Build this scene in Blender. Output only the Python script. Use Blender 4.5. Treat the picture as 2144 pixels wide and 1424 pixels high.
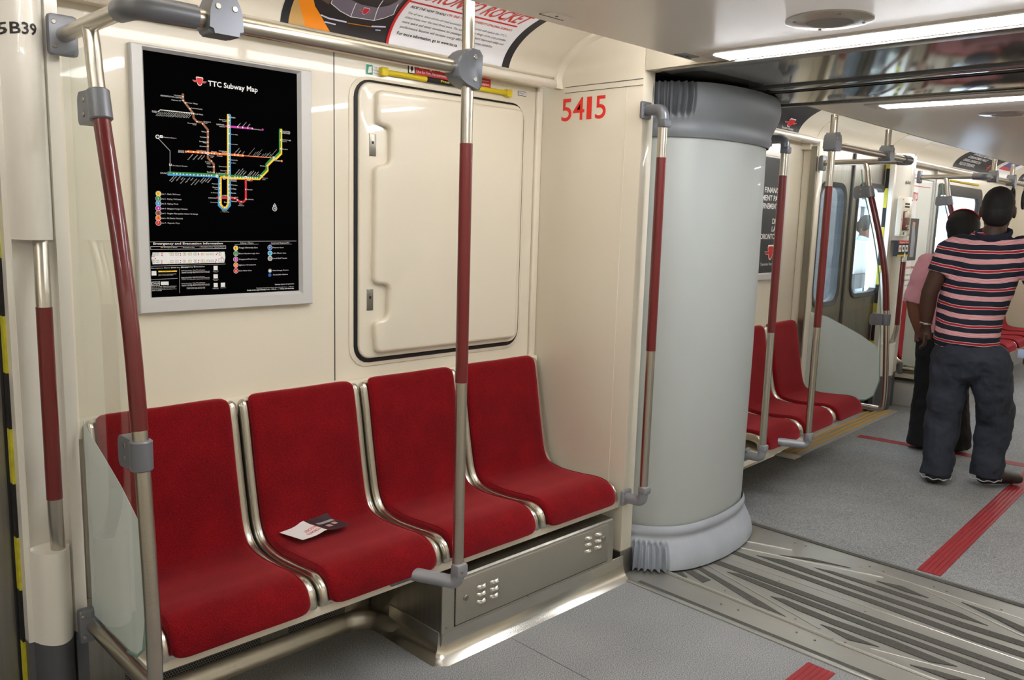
import bpy, bmesh, math, random
from mathutils import Vector, Matrix
random.seed(7)
for o in list(bpy.data.objects): bpy.data.objects.remove(o)
SC = bpy.context.scene
PI = math.pi
# ------------------------------------------------------------------ camera
cam = bpy.data.cameras.new('camera'); cam.sensor_width = 36; cam.lens = 36 * 1736.9 / 2144
cam.clip_start = 0.05; cam.clip_end = 200
co = bpy.data.objects.new('camera', cam); SC.collection.objects.link(co); SC.camera = co
_y, _p, _r = 0.7848, -0.1492, 0.0291
fw = Vector((math.sin(_y)*math.cos(_p), math.cos(_y)*math.cos(_p), math.sin(_p)))
rt = Vector((math.cos(_y), -math.sin(_y), 0)); up = rt.cross(fw)
r2 = rt*math.cos(_r) + up*math.sin(_r); u2 = -rt*math.sin(_r) + up*math.cos(_r)
M = Matrix((r2, u2, -fw)).transposed().to_4x4(); M.translation = Vector((-0.7436, -2.4763, 1.4457))
co.matrix_world = M
# ------------------------------------------------------------------ world + exposure
w = bpy.data.worlds.new('sky'); SC.world = w; w.use_nodes = True
bg = w.node_tree.nodes['Background']; bg.inputs[0].default_value = (0.75, 0.85, 1.0, 1); bg.inputs[1].default_value = 4.0
SC.view_settings.view_transform = 'Standard'; SC.view_settings.look = 'None'
SC.view_settings.exposure = 1.33; SC.view_settings.gamma = 1.0; SC.view_settings.use_curve_mapping = False
COVE_POWER = 8.6      # emission of the tubes hidden in the coves
STRIP_POWER = 16.0    # emission of the transverse light diffusers
# ------------------------------------------------------------------ helpers
def lin(c): return tuple((x/255/12.92 if x/255 <= .04045 else ((x/255+.055)/1.055)**2.4) for x in c)
MATS = {}
def mat(name, rgb, rough=.5, metal=0, spec=.5, coat=0, bump=None, noise=None, emit=None, aniso=0):
    """rgb in 0-255 sRGB; bump=(scale,strength[,stretch]); noise=(scale,amount)"""
    if name in MATS: return MATS[name]
    m = bpy.data.materials.new(name); m.use_nodes = True; nt = m.node_tree; b = nt.nodes['Principled BSDF']
    b.inputs['Base Color'].default_value = (*lin(rgb), 1); b.inputs['Roughness'].default_value = rough
    b.inputs['Metallic'].default_value = metal; b.inputs['Specular IOR Level'].default_value = spec
    b.inputs['Coat Weight'].default_value = coat; b.inputs['Anisotropic'].default_value = aniso
    if emit: b.inputs['Emission Color'].default_value = (*lin(emit[0]), 1); b.inputs['Emission Strength'].default_value = emit[1]
    if bump or noise:
        tc = nt.nodes.new('ShaderNodeTexCoord'); mp = nt.nodes.new('ShaderNodeMapping'); nt.links.new(tc.outputs['Object'], mp.inputs[0])
        if bump and len(bump) > 2: mp.inputs['Scale'].default_value = bump[2]
    if noise:
        n = nt.nodes.new('ShaderNodeTexNoise'); n.inputs['Scale'].default_value = noise[0]; n.inputs['Detail'].default_value = 4
        nt.links.new(mp.outputs[0], n.inputs['Vector'])
        cr = nt.nodes.new('ShaderNodeValToRGB'); k = noise[1]
        cr.color_ramp.elements[0].position = .3; cr.color_ramp.elements[1].position = .7
        cr.color_ramp.elements[0].color = (*[x*(1-k) for x in lin(rgb)], 1); cr.color_ramp.elements[1].color = (*[min(1, x*(1+k)) for x in lin(rgb)], 1)
        nt.links.new(n.outputs[0], cr.inputs[0]); nt.links.new(cr.outputs[0], b.inputs['Base Color'])
    if bump:
        n2 = nt.nodes.new('ShaderNodeTexNoise'); n2.inputs['Scale'].default_value = bump[0]; n2.inputs['Detail'].default_value = 3
        nt.links.new(mp.outputs[0], n2.inputs['Vector'])
        bp = nt.nodes.new('ShaderNodeBump'); bp.inputs['Strength'].default_value = bump[1]; bp.inputs['Distance'].default_value = .002
        nt.links.new(n2.outputs[0], bp.inputs['Height']); nt.links.new(bp.outputs[0], b.inputs['Normal'])
    MATS[name] = m; return m
def mathn(nt, op, a, b=None, c=None):
    n = nt.nodes.new('ShaderNodeMath'); n.operation = op
    for i, v in enumerate((a, b, c)):
        if v is None: continue
        if isinstance(v, (int, float)): n.inputs[i].default_value = v
        else: nt.links.new(v, n.inputs[i])
    return n.outputs[0]

cream = mat('cream_panel', (224, 216, 197), .28, coat=.35, bump=(6, .03))
cream2 = mat('cream_moulding', (228, 219, 200), .3, coat=.25)
white_pl = mat('pillar_plastic', (222, 218, 208), .25, coat=.4)
ceil_m = mat('ceiling_laminate', (226, 220, 210), .33, spec=.45, bump=(4, .04))
steel = mat('brushed_steel', (192, 186, 174), .27, 1, bump=(60, .12, (1, 1, 30)))
steel_b = mat('polished_steel', (200, 196, 186), .24, 1)
steel_d = mat('stainless_sheet', (150, 147, 138), .33, 1, bump=(40, .1, (20, 20, 1)), noise=(3, .12))
fitting = mat('cast_grey_fitting', (118, 121, 128), .36, .35)
fitting_l = mat('cast_light_fitting', (150, 152, 157), .36, .35)
redpole = mat('red_coated_tube', (100, 14, 18), .3, coat=.5)
screw_m = mat('screw_steel', (150, 145, 135), .3, 1)
black = mat('black_rubber', (14, 14, 15), .6)
ink = mat('black_ink', (28, 28, 30), .5)
boot = mat('grey_kick_plate', (96, 96, 99), .4, .5)
frame_al = mat('satin_aluminium', (200, 200, 198), .4, .1)
rubber_lg = mat('light_grey_rubber', (168, 173, 180), .55, bump=(9, .15), noise=(7, .08))
rubber_dg = mat('dark_grey_rubber', (122, 126, 131), .5, bump=(9, .1))
tube_m = mat('grey_green_panel', (176, 181, 178), .38, coat=.15, bump=(3, .02))
yellow = mat('signal_yellow', (214, 190, 20), .4)
yellow_t = mat('yellow_tape', (196, 188, 40), .5, noise=(60, .15))
redsign = mat('sign_red', (200, 34, 36), .45)
whitesign = mat('sign_white', (235, 235, 232), .45)
greensign = mat('sign_green', (20, 150, 120), .45)
plate_m = mat('gangway_plate', (166, 164, 156), .40, .6, bump=(14, .1), noise=(2.2, .16))
grit = mat('grit_strip', (76, 74, 68), .75, noise=(120, .25))
bead_m = mat('bead_steel', (190, 190, 182), .3, .7)
mirror = mat('glossy_gangway_ceiling', (158, 160, 154), .09, .8, bump=(1.2, .02, (1, .2, 1)))
orange = mat('ad_orange', (240, 140, 10), .5)
skin_m = mat('dark_skin', (72, 46, 34), .55, noise=(9, .15))
skin_l = mat('brown_skin', (120, 76, 56), .55)
hair_m = mat('black_hair', (16, 13, 13), .7, bump=(160, .6))
denim = mat('dark_denim', (44, 49, 60), .85, bump=(220, .5), noise=(8, .25))
blacktr = mat('black_trousers', (14, 14, 17), .85, bump=(180, .4))
pink = mat('pink_cotton', (222, 160, 172), .8, bump=(90, .4))
leather = mat('dark_leather', (42, 32, 28), .45)
chrome = mat('chrome', (210, 210, 210), .12, 1)
sky_cl = mat('pale_blue_cloth', (180, 195, 225), .8)
brickm = mat('grey_station_wall', (58, 58, 62), .8, noise=(5, .2))
station_w = mat('station_white', (225, 228, 235), .7)

def fabric():
    m = bpy.data.materials.new('red_moquette'); m.use_nodes = True; nt = m.node_tree; b = nt.nodes['Principled BSDF']
    tc = nt.nodes.new('ShaderNodeTexCoord'); mp = nt.nodes.new('ShaderNodeMapping'); mp.inputs['Scale'].default_value = (1, .3, .3)
    nt.links.new(tc.outputs['Object'], mp.inputs[0])
    n = nt.nodes.new('ShaderNodeTexNoise'); n.inputs['Scale'].default_value = 850; n.inputs['Detail'].default_value = 3; nt.links.new(mp.outputs[0], n.inputs['Vector'])
    n3 = nt.nodes.new('ShaderNodeTexNoise'); n3.inputs['Scale'].default_value = 9; nt.links.new(tc.outputs['Object'], n3.inputs['Vector'])
    mx = mathn(nt, 'ADD', mathn(nt, 'MULTIPLY', n.outputs[0], .75), mathn(nt, 'MULTIPLY', n3.outputs[0], .25))
    cr = nt.nodes.new('ShaderNodeValToRGB'); e = cr.color_ramp.elements
    e[0].position = .36; e[0].color = (*lin((82, 8, 13)), 1); e[1].position = .66; e[1].color = (*lin((140, 18, 25)), 1)
    nt.links.new(mx, cr.inputs[0]); nt.links.new(cr.outputs[0], b.inputs['Base Color'])
    b.inputs['Roughness'].default_value = .95; b.inputs['Specular IOR Level'].default_value = .1
    b.inputs['Sheen Weight'].default_value = 1; b.inputs['Sheen Roughness'].default_value = .4; b.inputs['Sheen Tint'].default_value = (.9, .16, .18, 1)
    bp = nt.nodes.new('ShaderNodeBump'); bp.inputs['Strength'].default_value = .4; bp.inputs['Distance'].default_value = .002
    nt.links.new(n.outputs[0], bp.inputs['Height']); nt.links.new(bp.outputs[0], b.inputs['Normal'])
    return m
fabric_m = fabric()
def floor_mat():
    m = bpy.data.materials.new('speckled_floor'); m.use_nodes = True; nt = m.node_tree; b = nt.nodes['Principled BSDF']
    tc = nt.nodes.new('ShaderNodeTexCoord')
    n = nt.nodes.new('ShaderNodeTexNoise'); n.inputs['Scale'].default_value = 300; n.inputs['Detail'].default_value = 2; nt.links.new(tc.outputs['Object'], n.inputs['Vector'])
    n2 = nt.nodes.new('ShaderNodeTexNoise'); n2.inputs['Scale'].default_value = 2.5; nt.links.new(tc.outputs['Object'], n2.inputs['Vector'])
    mx = mathn(nt, 'ADD', n.outputs[0], mathn(nt, 'MULTIPLY', mathn(nt, 'SUBTRACT', n2.outputs[0], .5), .15))
    cr = nt.nodes.new('ShaderNodeValToRGB'); e = cr.color_ramp.elements
    e[0].position = .33; e[0].color = (*lin((84, 86, 90)), 1); e[1].position = .68; e[1].color = (*lin((172, 172, 170)), 1)
    nt.links.new(mx, cr.inputs[0]); nt.links.new(cr.outputs[0], b.inputs['Base Color'])
    b.inputs['Roughness'].default_value = .62
    return m
floor_m = floor_mat()
def hexdots(name, base, sx, hole=(14, 14, 14), r=.33, metal=.8, axes=('X', 'Z')):
    """sheet punched with staggered round holes, spacing sx metres"""
    m = bpy.data.materials.new(name); m.use_nodes = True; nt = m.node_tree; b = nt.nodes['Principled BSDF']
    tc = nt.nodes.new('ShaderNodeTexCoord'); sp = nt.nodes.new('ShaderNodeSeparateXYZ'); nt.links.new(tc.outputs['Object'], sp.inputs[0])
    u = mathn(nt, 'DIVIDE', sp.outputs[axes[0]], sx); v = mathn(nt, 'DIVIDE', sp.outputs[axes[1]], sx*1.732)
    def d(off):
        a = mathn(nt, 'SUBTRACT', mathn(nt, 'FRACT', mathn(nt, 'ADD', u, off+100)), .5)
        c = mathn(nt, 'MULTIPLY', mathn(nt, 'SUBTRACT', mathn(nt, 'FRACT', mathn(nt, 'ADD', v, off+100)), .5), 1.732)
        return mathn(nt, 'SQRT', mathn(nt, 'ADD', mathn(nt, 'MULTIPLY', a, a), mathn(nt, 'MULTIPLY', c, c)))
    mn = mathn(nt, 'MINIMUM', d(0), d(.5)); k = mathn(nt, 'LESS_THAN', mn, r)
    mx = nt.nodes.new('ShaderNodeMix'); mx.data_type = 'RGBA'; nt.links.new(k, mx.inputs[0])
    mx.inputs[6].default_value = (*lin(base), 1); mx.inputs[7].default_value = (*lin(hole), 1); nt.links.new(mx.outputs[2], b.inputs['Base Color'])
    nt.links.new(mathn(nt, 'MULTIPLY', mathn(nt, 'SUBTRACT', 1, k), metal), b.inputs['Metallic']); b.inputs['Roughness'].default_value = .4
    return m
grille_m = hexdots('perforated_steel', (140, 138, 132), .0085, r=.36)
box_m = hexdots('textured_steel', (190, 186, 174), .0042, hole=(118, 115, 106), r=.3, metal=.85)
speaker_m = hexdots('speaker_mesh', (150, 150, 148), .004, hole=(80, 80, 80), r=.3, metal=.2, axes=('X', 'Y'))
def glass_mat(name, tint, gloss=.1, dens=.0):
    m = bpy.data.materials.new(name); m.use_nodes = True; nt = m.node_tree; nt.nodes.remove(nt.nodes['Principled BSDF']); out = nt.nodes['Material Output']
    tr = nt.nodes.new('ShaderNodeBsdfTransparent'); tr.inputs[0].default_value = (*tint, 1)
    gl = nt.nodes.new('ShaderNodeBsdfGlossy'); gl.inputs['Roughness'].default_value = .02
    fr = nt.nodes.new('ShaderNodeFresnel'); fr.inputs[0].default_value = 1.5; mx = nt.nodes.new('ShaderNodeMixShader')
    ge = nt.nodes.new('ShaderNodeNewGeometry')
    nt.links.new(mathn(nt, 'MULTIPLY', mathn(nt, 'ADD', fr.outputs[0], gloss), mathn(nt, 'SUBTRACT', 1, ge.outputs['Backfacing'])), mx.inputs[0]); nt.links.new(tr.outputs[0], mx.inputs[1]); nt.links.new(gl.outputs[0], mx.inputs[2])
    last = mx
    if dens:
        df = nt.nodes.new('ShaderNodeBsdfDiffuse'); df.inputs[0].default_value = (*lin((232, 236, 234)), 1)
        tl = nt.nodes.new('ShaderNodeBsdfTranslucent'); tl.inputs[0].default_value = (*lin((238, 242, 240)), 1)
        m1 = nt.nodes.new('ShaderNodeMixShader'); m1.inputs[0].default_value = .45; nt.links.new(df.outputs[0], m1.inputs[1]); nt.links.new(tl.outputs[0], m1.inputs[2])
        m2 = nt.nodes.new('ShaderNodeMixShader'); m2.inputs[0].default_value = dens; nt.links.new(mx.outputs[0], m2.inputs[1]); nt.links.new(m1.outputs[0], m2.inputs[2]); last = m2
    nt.links.new(last.outputs[0], out.inputs[0]); return m
glass_m = glass_mat('clear_glass', (.95, .97, .955), .0)
glass_win = glass_mat('window_glass', (.9, .94, .95), .02)
frost_m = glass_mat('frosted_film', (.96, .98, .97), .0, .80)
glass_edge = mat('green_glass_edge', (128, 165, 150), .15, spec=.8)
def lamp_mat(name, rgb, power):
    m = bpy.data.materials.new(name); m.use_nodes = True; b = m.node_tree.nodes['Principled BSDF']
    b.inputs['Base Color'].default_value = (.8, .8, .8, 1); b.inputs['Emission Color'].default_value = (*lin(rgb), 1); b.inputs['Emission Strength'].default_value = power
    return m
cove_m = lamp_mat('cove_tube', (250, 250, 255), COVE_POWER)
strip_m = lamp_mat('strip_diffuser', (252, 252, 255), STRIP_POWER)

FR = [Matrix.Identity(4)]
BASE = {}
class MB:
    def __init__(s): s.bm = bmesh.new(); s.cur = 0
    def _new(s, before): return [v for v in s.bm.verts if v.index == -1 or v not in before]
    def add(s, vs, fs, mi=0, smooth=None):
        mi = mi or s.cur
        bv = [s.bm.verts.new(v) for v in vs]; out = []
        for f in fs:
            try: ff = s.bm.faces.new([bv[i] for i in f]); ff.material_index = mi; out.append(ff)
            except ValueError: pass
        return bv, out
    def box(s, x0, x1, y0, y1, z0, z1, bev=0, seg=2, mi=0, M=None):
        vs = [Vector((x, y, z)) for x in (x0, x1) for y in (y0, y1) for z in (z0, z1)]
        if M: vs = [M @ v for v in vs]
        bv, fs = s.add(vs, [(0, 1, 3, 2), (4, 6, 7, 5), (0, 4, 5, 1), (2, 3, 7, 6), (0, 2, 6, 4), (1, 5, 7, 3)], mi)
        if bev: bmesh.ops.bevel(s.bm, geom=list({e for f in fs for e in f.edges}), offset=bev, segments=seg, profile=.5, affect='EDGES', clamp_overlap=True)
        return s
    def prism(s, poly, d0, d1, plane='xz', bev=0, seg=3, mi=0):
        """poly of 2D points extruded from d0 to d1 along the third axis"""
        def P(a, b, d): return {'xz': (a, d, b), 'yz': (d, a, b), 'xy': (a, b, d)}[plane]
        n = len(poly); vs = [P(a, b, d0) for a, b in poly] + [P(a, b, d1) for a, b in poly]
        fs = [tuple(range(n)), tuple(range(2*n-1, n-1, -1))] + [(i, i+n, (i+1) % n + n, (i+1) % n) for i in range(n)]
        bv, ff = s.add(vs, fs, mi)
        if bev:
            ed = {e for e in ff[0].edges} if bev > 0 else {e for e in ff[1].edges}
            bmesh.ops.bevel(s.bm, geom=list(ed), offset=abs(bev), segments=seg, profile=.5, affect='EDGES', clamp_overlap=True)
        return s
    def tube(s, pts, r, seg=20, caps=True, mi=0, sub=0):
        pts = [Vector(p) for p in pts]; n = len(pts); rs = r if isinstance(r, (list, tuple)) else [r]*n
        tg = [((pts[min(i+1, n-1)]-pts[max(i-1, 0)])).normalized() for i in range(n)]
        a = Vector((0, 0, 1)) if abs(tg[0].z) < .9 else Vector((1, 0, 0)); u = tg[0].cross(a).normalized(); rings = []
        for i in range(n):
            u = (u - tg[i]*u.dot(tg[i])).normalized(); v = tg[i].cross(u)
            rr = rs[i] if isinstance(rs[i], (list, tuple)) else (rs[i], rs[i])
            rings.append([pts[i] + u*rr[0]*math.cos(2*PI*k/seg) + v*rr[1]*math.sin(2*PI*k/seg) for k in range(seg)])
        vs = [p for rg in rings for p in rg]
        fs = [(i*seg+k, i*seg+(k+1) % seg, (i+1)*seg+(k+1) % seg, (i+1)*seg+k) for i in range(n-1) for k in range(seg)]
        if caps: fs += [tuple(reversed(range(seg))), tuple(range((n-1)*seg, n*seg))]
        s.add(vs, fs, mi); return s
    def cyl(s, c, ax, r, h, seg=20, mi=0, bev=0):
        c = Vector(c); d = Vector(ax).normalized(); 
        if bev: s.tube([c, c+d*.0001, c+d*(h-bev), c+d*h], [r, r, r, r-bev], seg, mi=mi)
        else: s.tube([c, c+d*h], r, seg, mi=mi)
        return s
    def grid(s, rows, mi=0, close=False):
        m = len(rows[0]); vs = [p for r_ in rows for p in r_]
        fs = [(i*m+k, i*m+k+1, (i+1)*m+k+1, (i+1)*m+k) for i in range(len(rows)-1) for k in range(m-1)]
        if close: fs += [(i*m+m-1, i*m, (i+1)*m, (i+1)*m+m-1) for i in range(len(rows)-1)]
        s.add(vs, fs, mi); return s
    def map(s, f):
        for v in s.bm.verts: v.co = f(v.co)
        return s
    def build(s, name, m, parent=None, base=None, ang=35, fix=True):
        if parent is not None: base = BASE[parent]
        if base is None:
            xs = [v.co for v in s.bm.verts]
            base = Vector(((min(v.x for v in xs)+max(v.x for v in xs))/2, (min(v.y for v in xs)+max(v.y for v in xs))/2, min(v.z for v in xs)))
        base = Vector(base)
        for v in s.bm.verts: v.co = v.co - base
        if fix: bmesh.ops.recalc_face_normals(s.bm, faces=s.bm.faces)
        me = bpy.data.meshes.new(name); s.bm.to_mesh(me); s.bm.free()
        me.polygons.foreach_set('use_smooth', [True]*len(me.polygons)); me.set_sharp_from_angle(angle=math.radians(ang))
        for mm in (m if isinstance(m, (list, tuple)) else [m]): me.materials.append(mm)
        o = bpy.data.objects.new(name, me); SC.collection.objects.link(o); BASE[o] = base
        if parent is not None: o.parent = parent
        else: o.matrix_world = FR[0] @ Matrix.Translation(base)
        return o
def tag(o, label=None, cat=None, group=None, kind=None):
    if label: o['label'] = label
    if cat: o['category'] = cat
    if group: o['group'] = group
    if kind: o['kind'] = kind
    return o
def thing(name, label, cat, base, group=None):
    o = bpy.data.objects.new(name, None); o.empty_display_size = .05; SC.collection.objects.link(o)
    BASE[o] = Vector(base); o.matrix_world = FR[0] @ Matrix.Translation(BASE[o]); return tag(o, label, cat, group)
def dup(root, base, label=None, group=None):
    def cp(o, par):
        c = o.copy(); SC.collection.objects.link(c); BASE[c] = BASE[o]; c.parent = par
        for ch in [k for k in o.children]: cp(ch, c)
        return c
    kids = list(root.children); r = root.copy(); SC.collection.objects.link(r); BASE[r] = Vector(base)
    r.matrix_world = FR[0] @ Matrix.Translation(Vector(base))
    for k in kids: cp(k, r)
    if label: r['label'] = label
    if group: r['group'] = group
    return r
def struct(name, mb, m, label=None, **k):
    o = mb.build(name, m, **k); tag(o, label, kind='structure'); return o
def screws(parent, pts, ax, r=.0045, h=.003, name='screw'):
    for p in pts:
        ax_ = Vector(ax).normalized(); MB().cyl(Vector(p)-ax_*.001, ax_, r, h, 10, bev=h*.4).build(name, screw_m, parent)
def arc(c, r, a0, a1, n, f): return [f(c[0]+r*math.cos(a0+(a1-a0)*i/n), c[1]+r*math.sin(a0+(a1-a0)*i/n)) for i in range(n+1)]
def rrect(x0, x1, z0, z1, r, n=5):
    p = []
    for cx, cz, a in ((x1-r, z1-r, 0), (x0+r, z1-r, PI/2), (x0+r, z0+r, PI), (x1-r, z0+r, 1.5*PI)):
        p += [(cx+r*math.cos(a+PI/2*i/n), cz+r*math.sin(a+PI/2*i/n)) for i in range(n+1)]
    return p
def roundpoly(pts, r, n=4):
    out = []; N = len(pts)
    for i in range(N):
        p = Vector(pts[i]); a = (Vector(pts[i-1])-p); b = (Vector(pts[(i+1) % N])-p); rr = min(r, a.length*.45, b.length*.45)
        p0 = p+a.normalized()*rr; p1 = p+b.normalized()*rr
        for k in range(n+1):
            t = k/n; out.append(tuple(p0*(1-t)**2 + p*2*t*(1-t) + p1*t*t))
    return out
def fillet(pts, r, n=6):
    """round the corners of a 3D polyline"""
    pts = [Vector(p) for p in pts]; out = [pts[0]]
    for i in range(1, len(pts)-1):
        p = pts[i]; a = pts[i-1]-p; b = pts[i+1]-p; rr = min(r, a.length*.49, b.length*.49); p0 = p+a.normalized()*rr; p1 = p+b.normalized()*rr
        out += [p0*(1-k/n)**2 + p*2*(k/n)*(1-k/n) + p1*(k/n)**2 for k in range(n+1)]
    return out + [pts[-1]]
_tc = {}
def textgeo(s, bold=True):
    if (s, bold) in _tc: return _tc[(s, bold)]
    c = bpy.data.curves.new('t', 'FONT'); c.body = s; c.size = 1; c.resolution_u = 8 if len(s) < 3 else 2
    if bold: c.offset = .018 if bold is True else bold
    o = bpy.data.objects.new('t', c); me = bpy.data.meshes.new_from_object(o)
    vs = [(v.co.x, v.co.y) for v in me.vertices]; fs = [tuple(p.vertices) for p in me.polygons]
    bpy.data.objects.remove(o); bpy.data.curves.remove(c); bpy.data.meshes.remove(me)
    if vs:
        x0 = min(v[0] for v in vs); x1 = max(v[0] for v in vs)
        vs = [((v[0]-x0)/(x1-x0 or 1), v[1]/.70) for v in vs]
    _tc[(s, bold)] = (vs, fs); return _tc[(s, bold)]
def text(mb, s, wd, h, f, bold=True, slant=0, rot=0):
    """s fitted to width wd and cap height h, placed through f(u,v)"""
    vs, fs = textgeo(s, bold); c, sn = math.cos(rot), math.sin(rot); o = []
    for a, b in vs:
        u = a*wd + b*h*slant; v = b*h; o.append(f(u*c-v*sn, u*sn+v*c))
    mb.add(o, fs)
# ================================================================== shared builders
LOGO_BAR = [[(0, .42), (.32, .42), (.37, .16), (.13, .16), (.07, .30), (.0, .30)]]
def logo(part_mb_red, part_mb_white, x0, z0, wd, f):
    """transit emblem: shield over a winged bar; f(u,v)"""
    h = wd*.5
    sh = [(.30, 1), (.70, 1), (.74, .86), (.64, .18), (.58, .05), (.5, .0), (.42, .05), (.36, .18), (.26, .86)]
    lw = [(0, .58), (.30, .58), (.33, .38), (.11, .38), (.06, .48), (0, .54)]
    rw = [(1-a, b) for a, b in lw]
    for poly in (sh, lw, rw):
        c = (sum(p[0] for p in poly)/len(poly), sum(p[1] for p in poly)/len(poly))
        g = [(c[0]+(a-c[0])*1.13, c[1]+(b-c[1])*1.22) for a, b in poly]
        part_mb_white.add([f(x0+a*wd, z0+b*h) for a, b in g], [tuple(range(len(g)))])
        part_mb_red.add([f(x0+a*wd, z0+b*h) for a, b in poly], [tuple(range(len(poly)))])

SEAT_P = [(-.028, .834), (-.040, .839), (-.052, .834), (-.061, .815), (-.075, .75), (-.098, .62), (-.122, .50), (-.138, .445),
          (-.158, .415), (-.19, .398), (-.26, .388), (-.36, .392), (-.43, .398), (-.475, .396), (-.505, .383), (-.522, .36), (-.528, .335), (-.528, .322)]
def dens(P, n=5):
    """Catmull-Rom densify"""
    P = [Vector(p) for p in P]; out = []
    for i in range(len(P)-1):
        p0 = P[max(i-1, 0)]; p1 = P[i]; p2 = P[i+1]; p3 = P[min(i+2, len(P)-1)]
        for k in range(n):
            t = k/n; out.append(.5*((2*p1)+(p2-p0)*t+(2*p0-5*p1+4*p2-p3)*t*t+(-p0+3*p1-3*p2+p3)*t**3))
    return out+[P[-1]]
def offs(P, i):
    a = P[max(i-1, 0)]; b = P[min(i+1, len(P)-1)]; t = (b-a).normalized(); return Vector((t.y, -t.x)) if True else None
def sweep_seat(mb, P, cross, x0, r_end=(0, 0), back=None):
    """cross: list of (x, off); ends rounded by shrinking x near both ends of the profile"""
    L = [0]
    for i in range(1, len(P)): L.append(L[-1]+(P[i]-P[i-1]).length)
    xc = .23; rows = []
    for i, p in enumerate(P):
        n = offs(P, i); n = Vector((-abs(n.x) if p.y > .42 else n.x, n.y)); 
        t = (P[min(i+1, len(P)-1)]-P[max(i-1, 0)]).normalized(); n = Vector((t.y, -t.x))
        ins = 0
        for r, d in ((r_end[0], L[i]), (r_end[1], L[-1]-L[i])):
            if r and d < r: ins = max(ins, r-math.sqrt(max(0, r*r-(r-d)**2)))
        row = []
        for x, o in cross:
            xx = x
            if ins: xx = x+ins*(1 if x < xc else -1)*min(1, abs(x-xc)/.18)
            q = p + n*o; row.append((x0+xx, q.x, q.y))
        rows.append(row)
    mb.grid(rows, close=True); m = len(cross); k = len(mb.bm.verts)
    mb.bm.verts.ensure_lookup_table(); n0 = k-m*len(rows)
    for rng in (range(n0, n0+m), range(k-m, k)):
        try: mb.bm.faces.new([mb.bm.verts[i] for i in rng])
        except ValueError: pass
def make_seat(x0, label, group, dz=0):
    P = dens(SEAT_P)
    t = thing('moulded_seat', label, 'seat', (x0+.23, -.28, .30+dz), group)
    def shift(mb):
        if dz: mb.map(lambda v: v+Vector((0, 0, dz)))
        return mb
    c = [(.003, -.034), (.004, -.014), (.008, -.004), (.015, .001), (.022, .002), (.030, -.002), (.036, -.004)]
    front = c + [(.46-x, o) for x, o in reversed(c)]
    cross = front + [(.44, -.036), (.02, -.036)]
    m = MB(); sweep_seat(m, P, cross, x0); shift(m).build('seat_shell', steel_b, t)
    f = [(.033, -.003), (.033, .004), (.036, .009), (.043, .0125), (.06, .014), (.12, .014), (.23, .013)]
    fr = f + [(.46-x, o) for x, o in reversed(f[:-1])]
    k = 8*5
    m = MB(); sweep_seat(m, P[2:k+1], fr+[(.427, -.003)], x0, (.03, 0)); shift(m).build('backrest', fabric_m, t)
    m = MB(); sweep_seat(m, P[k-1:-1], fr+[(.427, -.003)], x0, (0, .022)); s = shift(m).build('seat_cushion', fabric_m, t)
    for mb_x in (.043, .417):   # stitched piping along the cushion edge
        m = MB(); m.tube([(x0+mb_x, p.x+(-.013 if p.y > .42 else 0), p.y+(.0135 if p.y <= .42 else .002)) for p in P[k:-12]], .0016, 6); shift(m).build('piping', fabric_m, s)
    return t

def fit_clamp(parent, c, ang=0, r=.026):
    """grey cast T-clamp: collar on the rail and collar on the post"""
    x, y, z = c
    m = MB(); prof = roundpoly([(-.058, -.028), (-.030, -.045), (.026, -.060), (.030, .050), (-.022, .052), (-.058, .020)], .012)
    m.prism([(x+a*(1 if ang == 0 else -1), z+b) for a, b in prof], y-.030, y+.030, bev=0)
    ed = [e for e in m.bm.edges if abs(e.verts[0].co.y-e.verts[1].co.y) < 1e-6]
    bmesh.ops.bevel(m.bm, geom=ed, offset=.012, segments=4, profile=.5, affect='EDGES', clamp_overlap=True)
    o = m.build('t_clamp', fitting, parent, ang=50)
    screws(o, [(x+.002, y-.030, z+.03), (x+.002, y-.030, z-.03)], (0, -1, 0), .007, .003); return o
def collar(parent, c, d, r=.024, h=.06, m_=None, name='collar'):
    d = Vector(d).normalized(); c = Vector(c)
    return MB().tube([c-d*h/2, c-d*(h/2-.003), c+d*(h/2-.003), c+d*h/2], [r-.003, r, r, r-.003], 24).build(name, m_ or fitting, parent)
R = .0175
def stanchion(x, y, z0, z1, zr0, zr1, label, base_y=-.515, foot_dx=-.055, top_clamp=None, group=None, side=1, name='vertical_grab_pole'):
    """vertical pole rising from an elbow bracket bolted to the seat beam"""
    t = thing(name, label, 'grab pole', (x, y, z0), group)
    MB().tube([(x, y, z0+.03), (x, y, z1)], R, 24).build('steel_tube', steel, t)
    MB().tube([(x, y, zr0), (x, y, zr1)], R+.0012, 24).build('red_sleeve', redpole, t)
    m = MB(); path = fillet([(x+foot_dx, base_y, z0), (x, y, z0-.004), (x, y, z0+.045)], .05, 8)
    m.tube(path, [.021]*len(path), 20); el = m.build('elbow_bracket', fitting_l, t)
    MB().box(x-.022, x+.022, y-.026, y+.01, z0+.02, z0+.062, bev=.008).build('socket_cap', fitting_l, el)
    screws(el, [(x-.006, y-.026, z0+.04)], (0, -1, 0), .005)
    if base_y > -.53 and foot_dx:
        p = MB().box(x+foot_dx-.075, x+foot_dx+.045, base_y-.012, base_y+.0, z0-.022, z0+.022, bev=.005).build('mounting_plate', fitting, t)
        screws(p, [(x+foot_dx-.06, base_y-.012, z0-.008), (x+foot_dx-.02, base_y-.012, z0+.012)], (0, -1, 0), .005)
    if top_clamp: fit_clamp(t, (x, y, top_clamp), 0 if side == 1 else 1)
    return t
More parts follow.
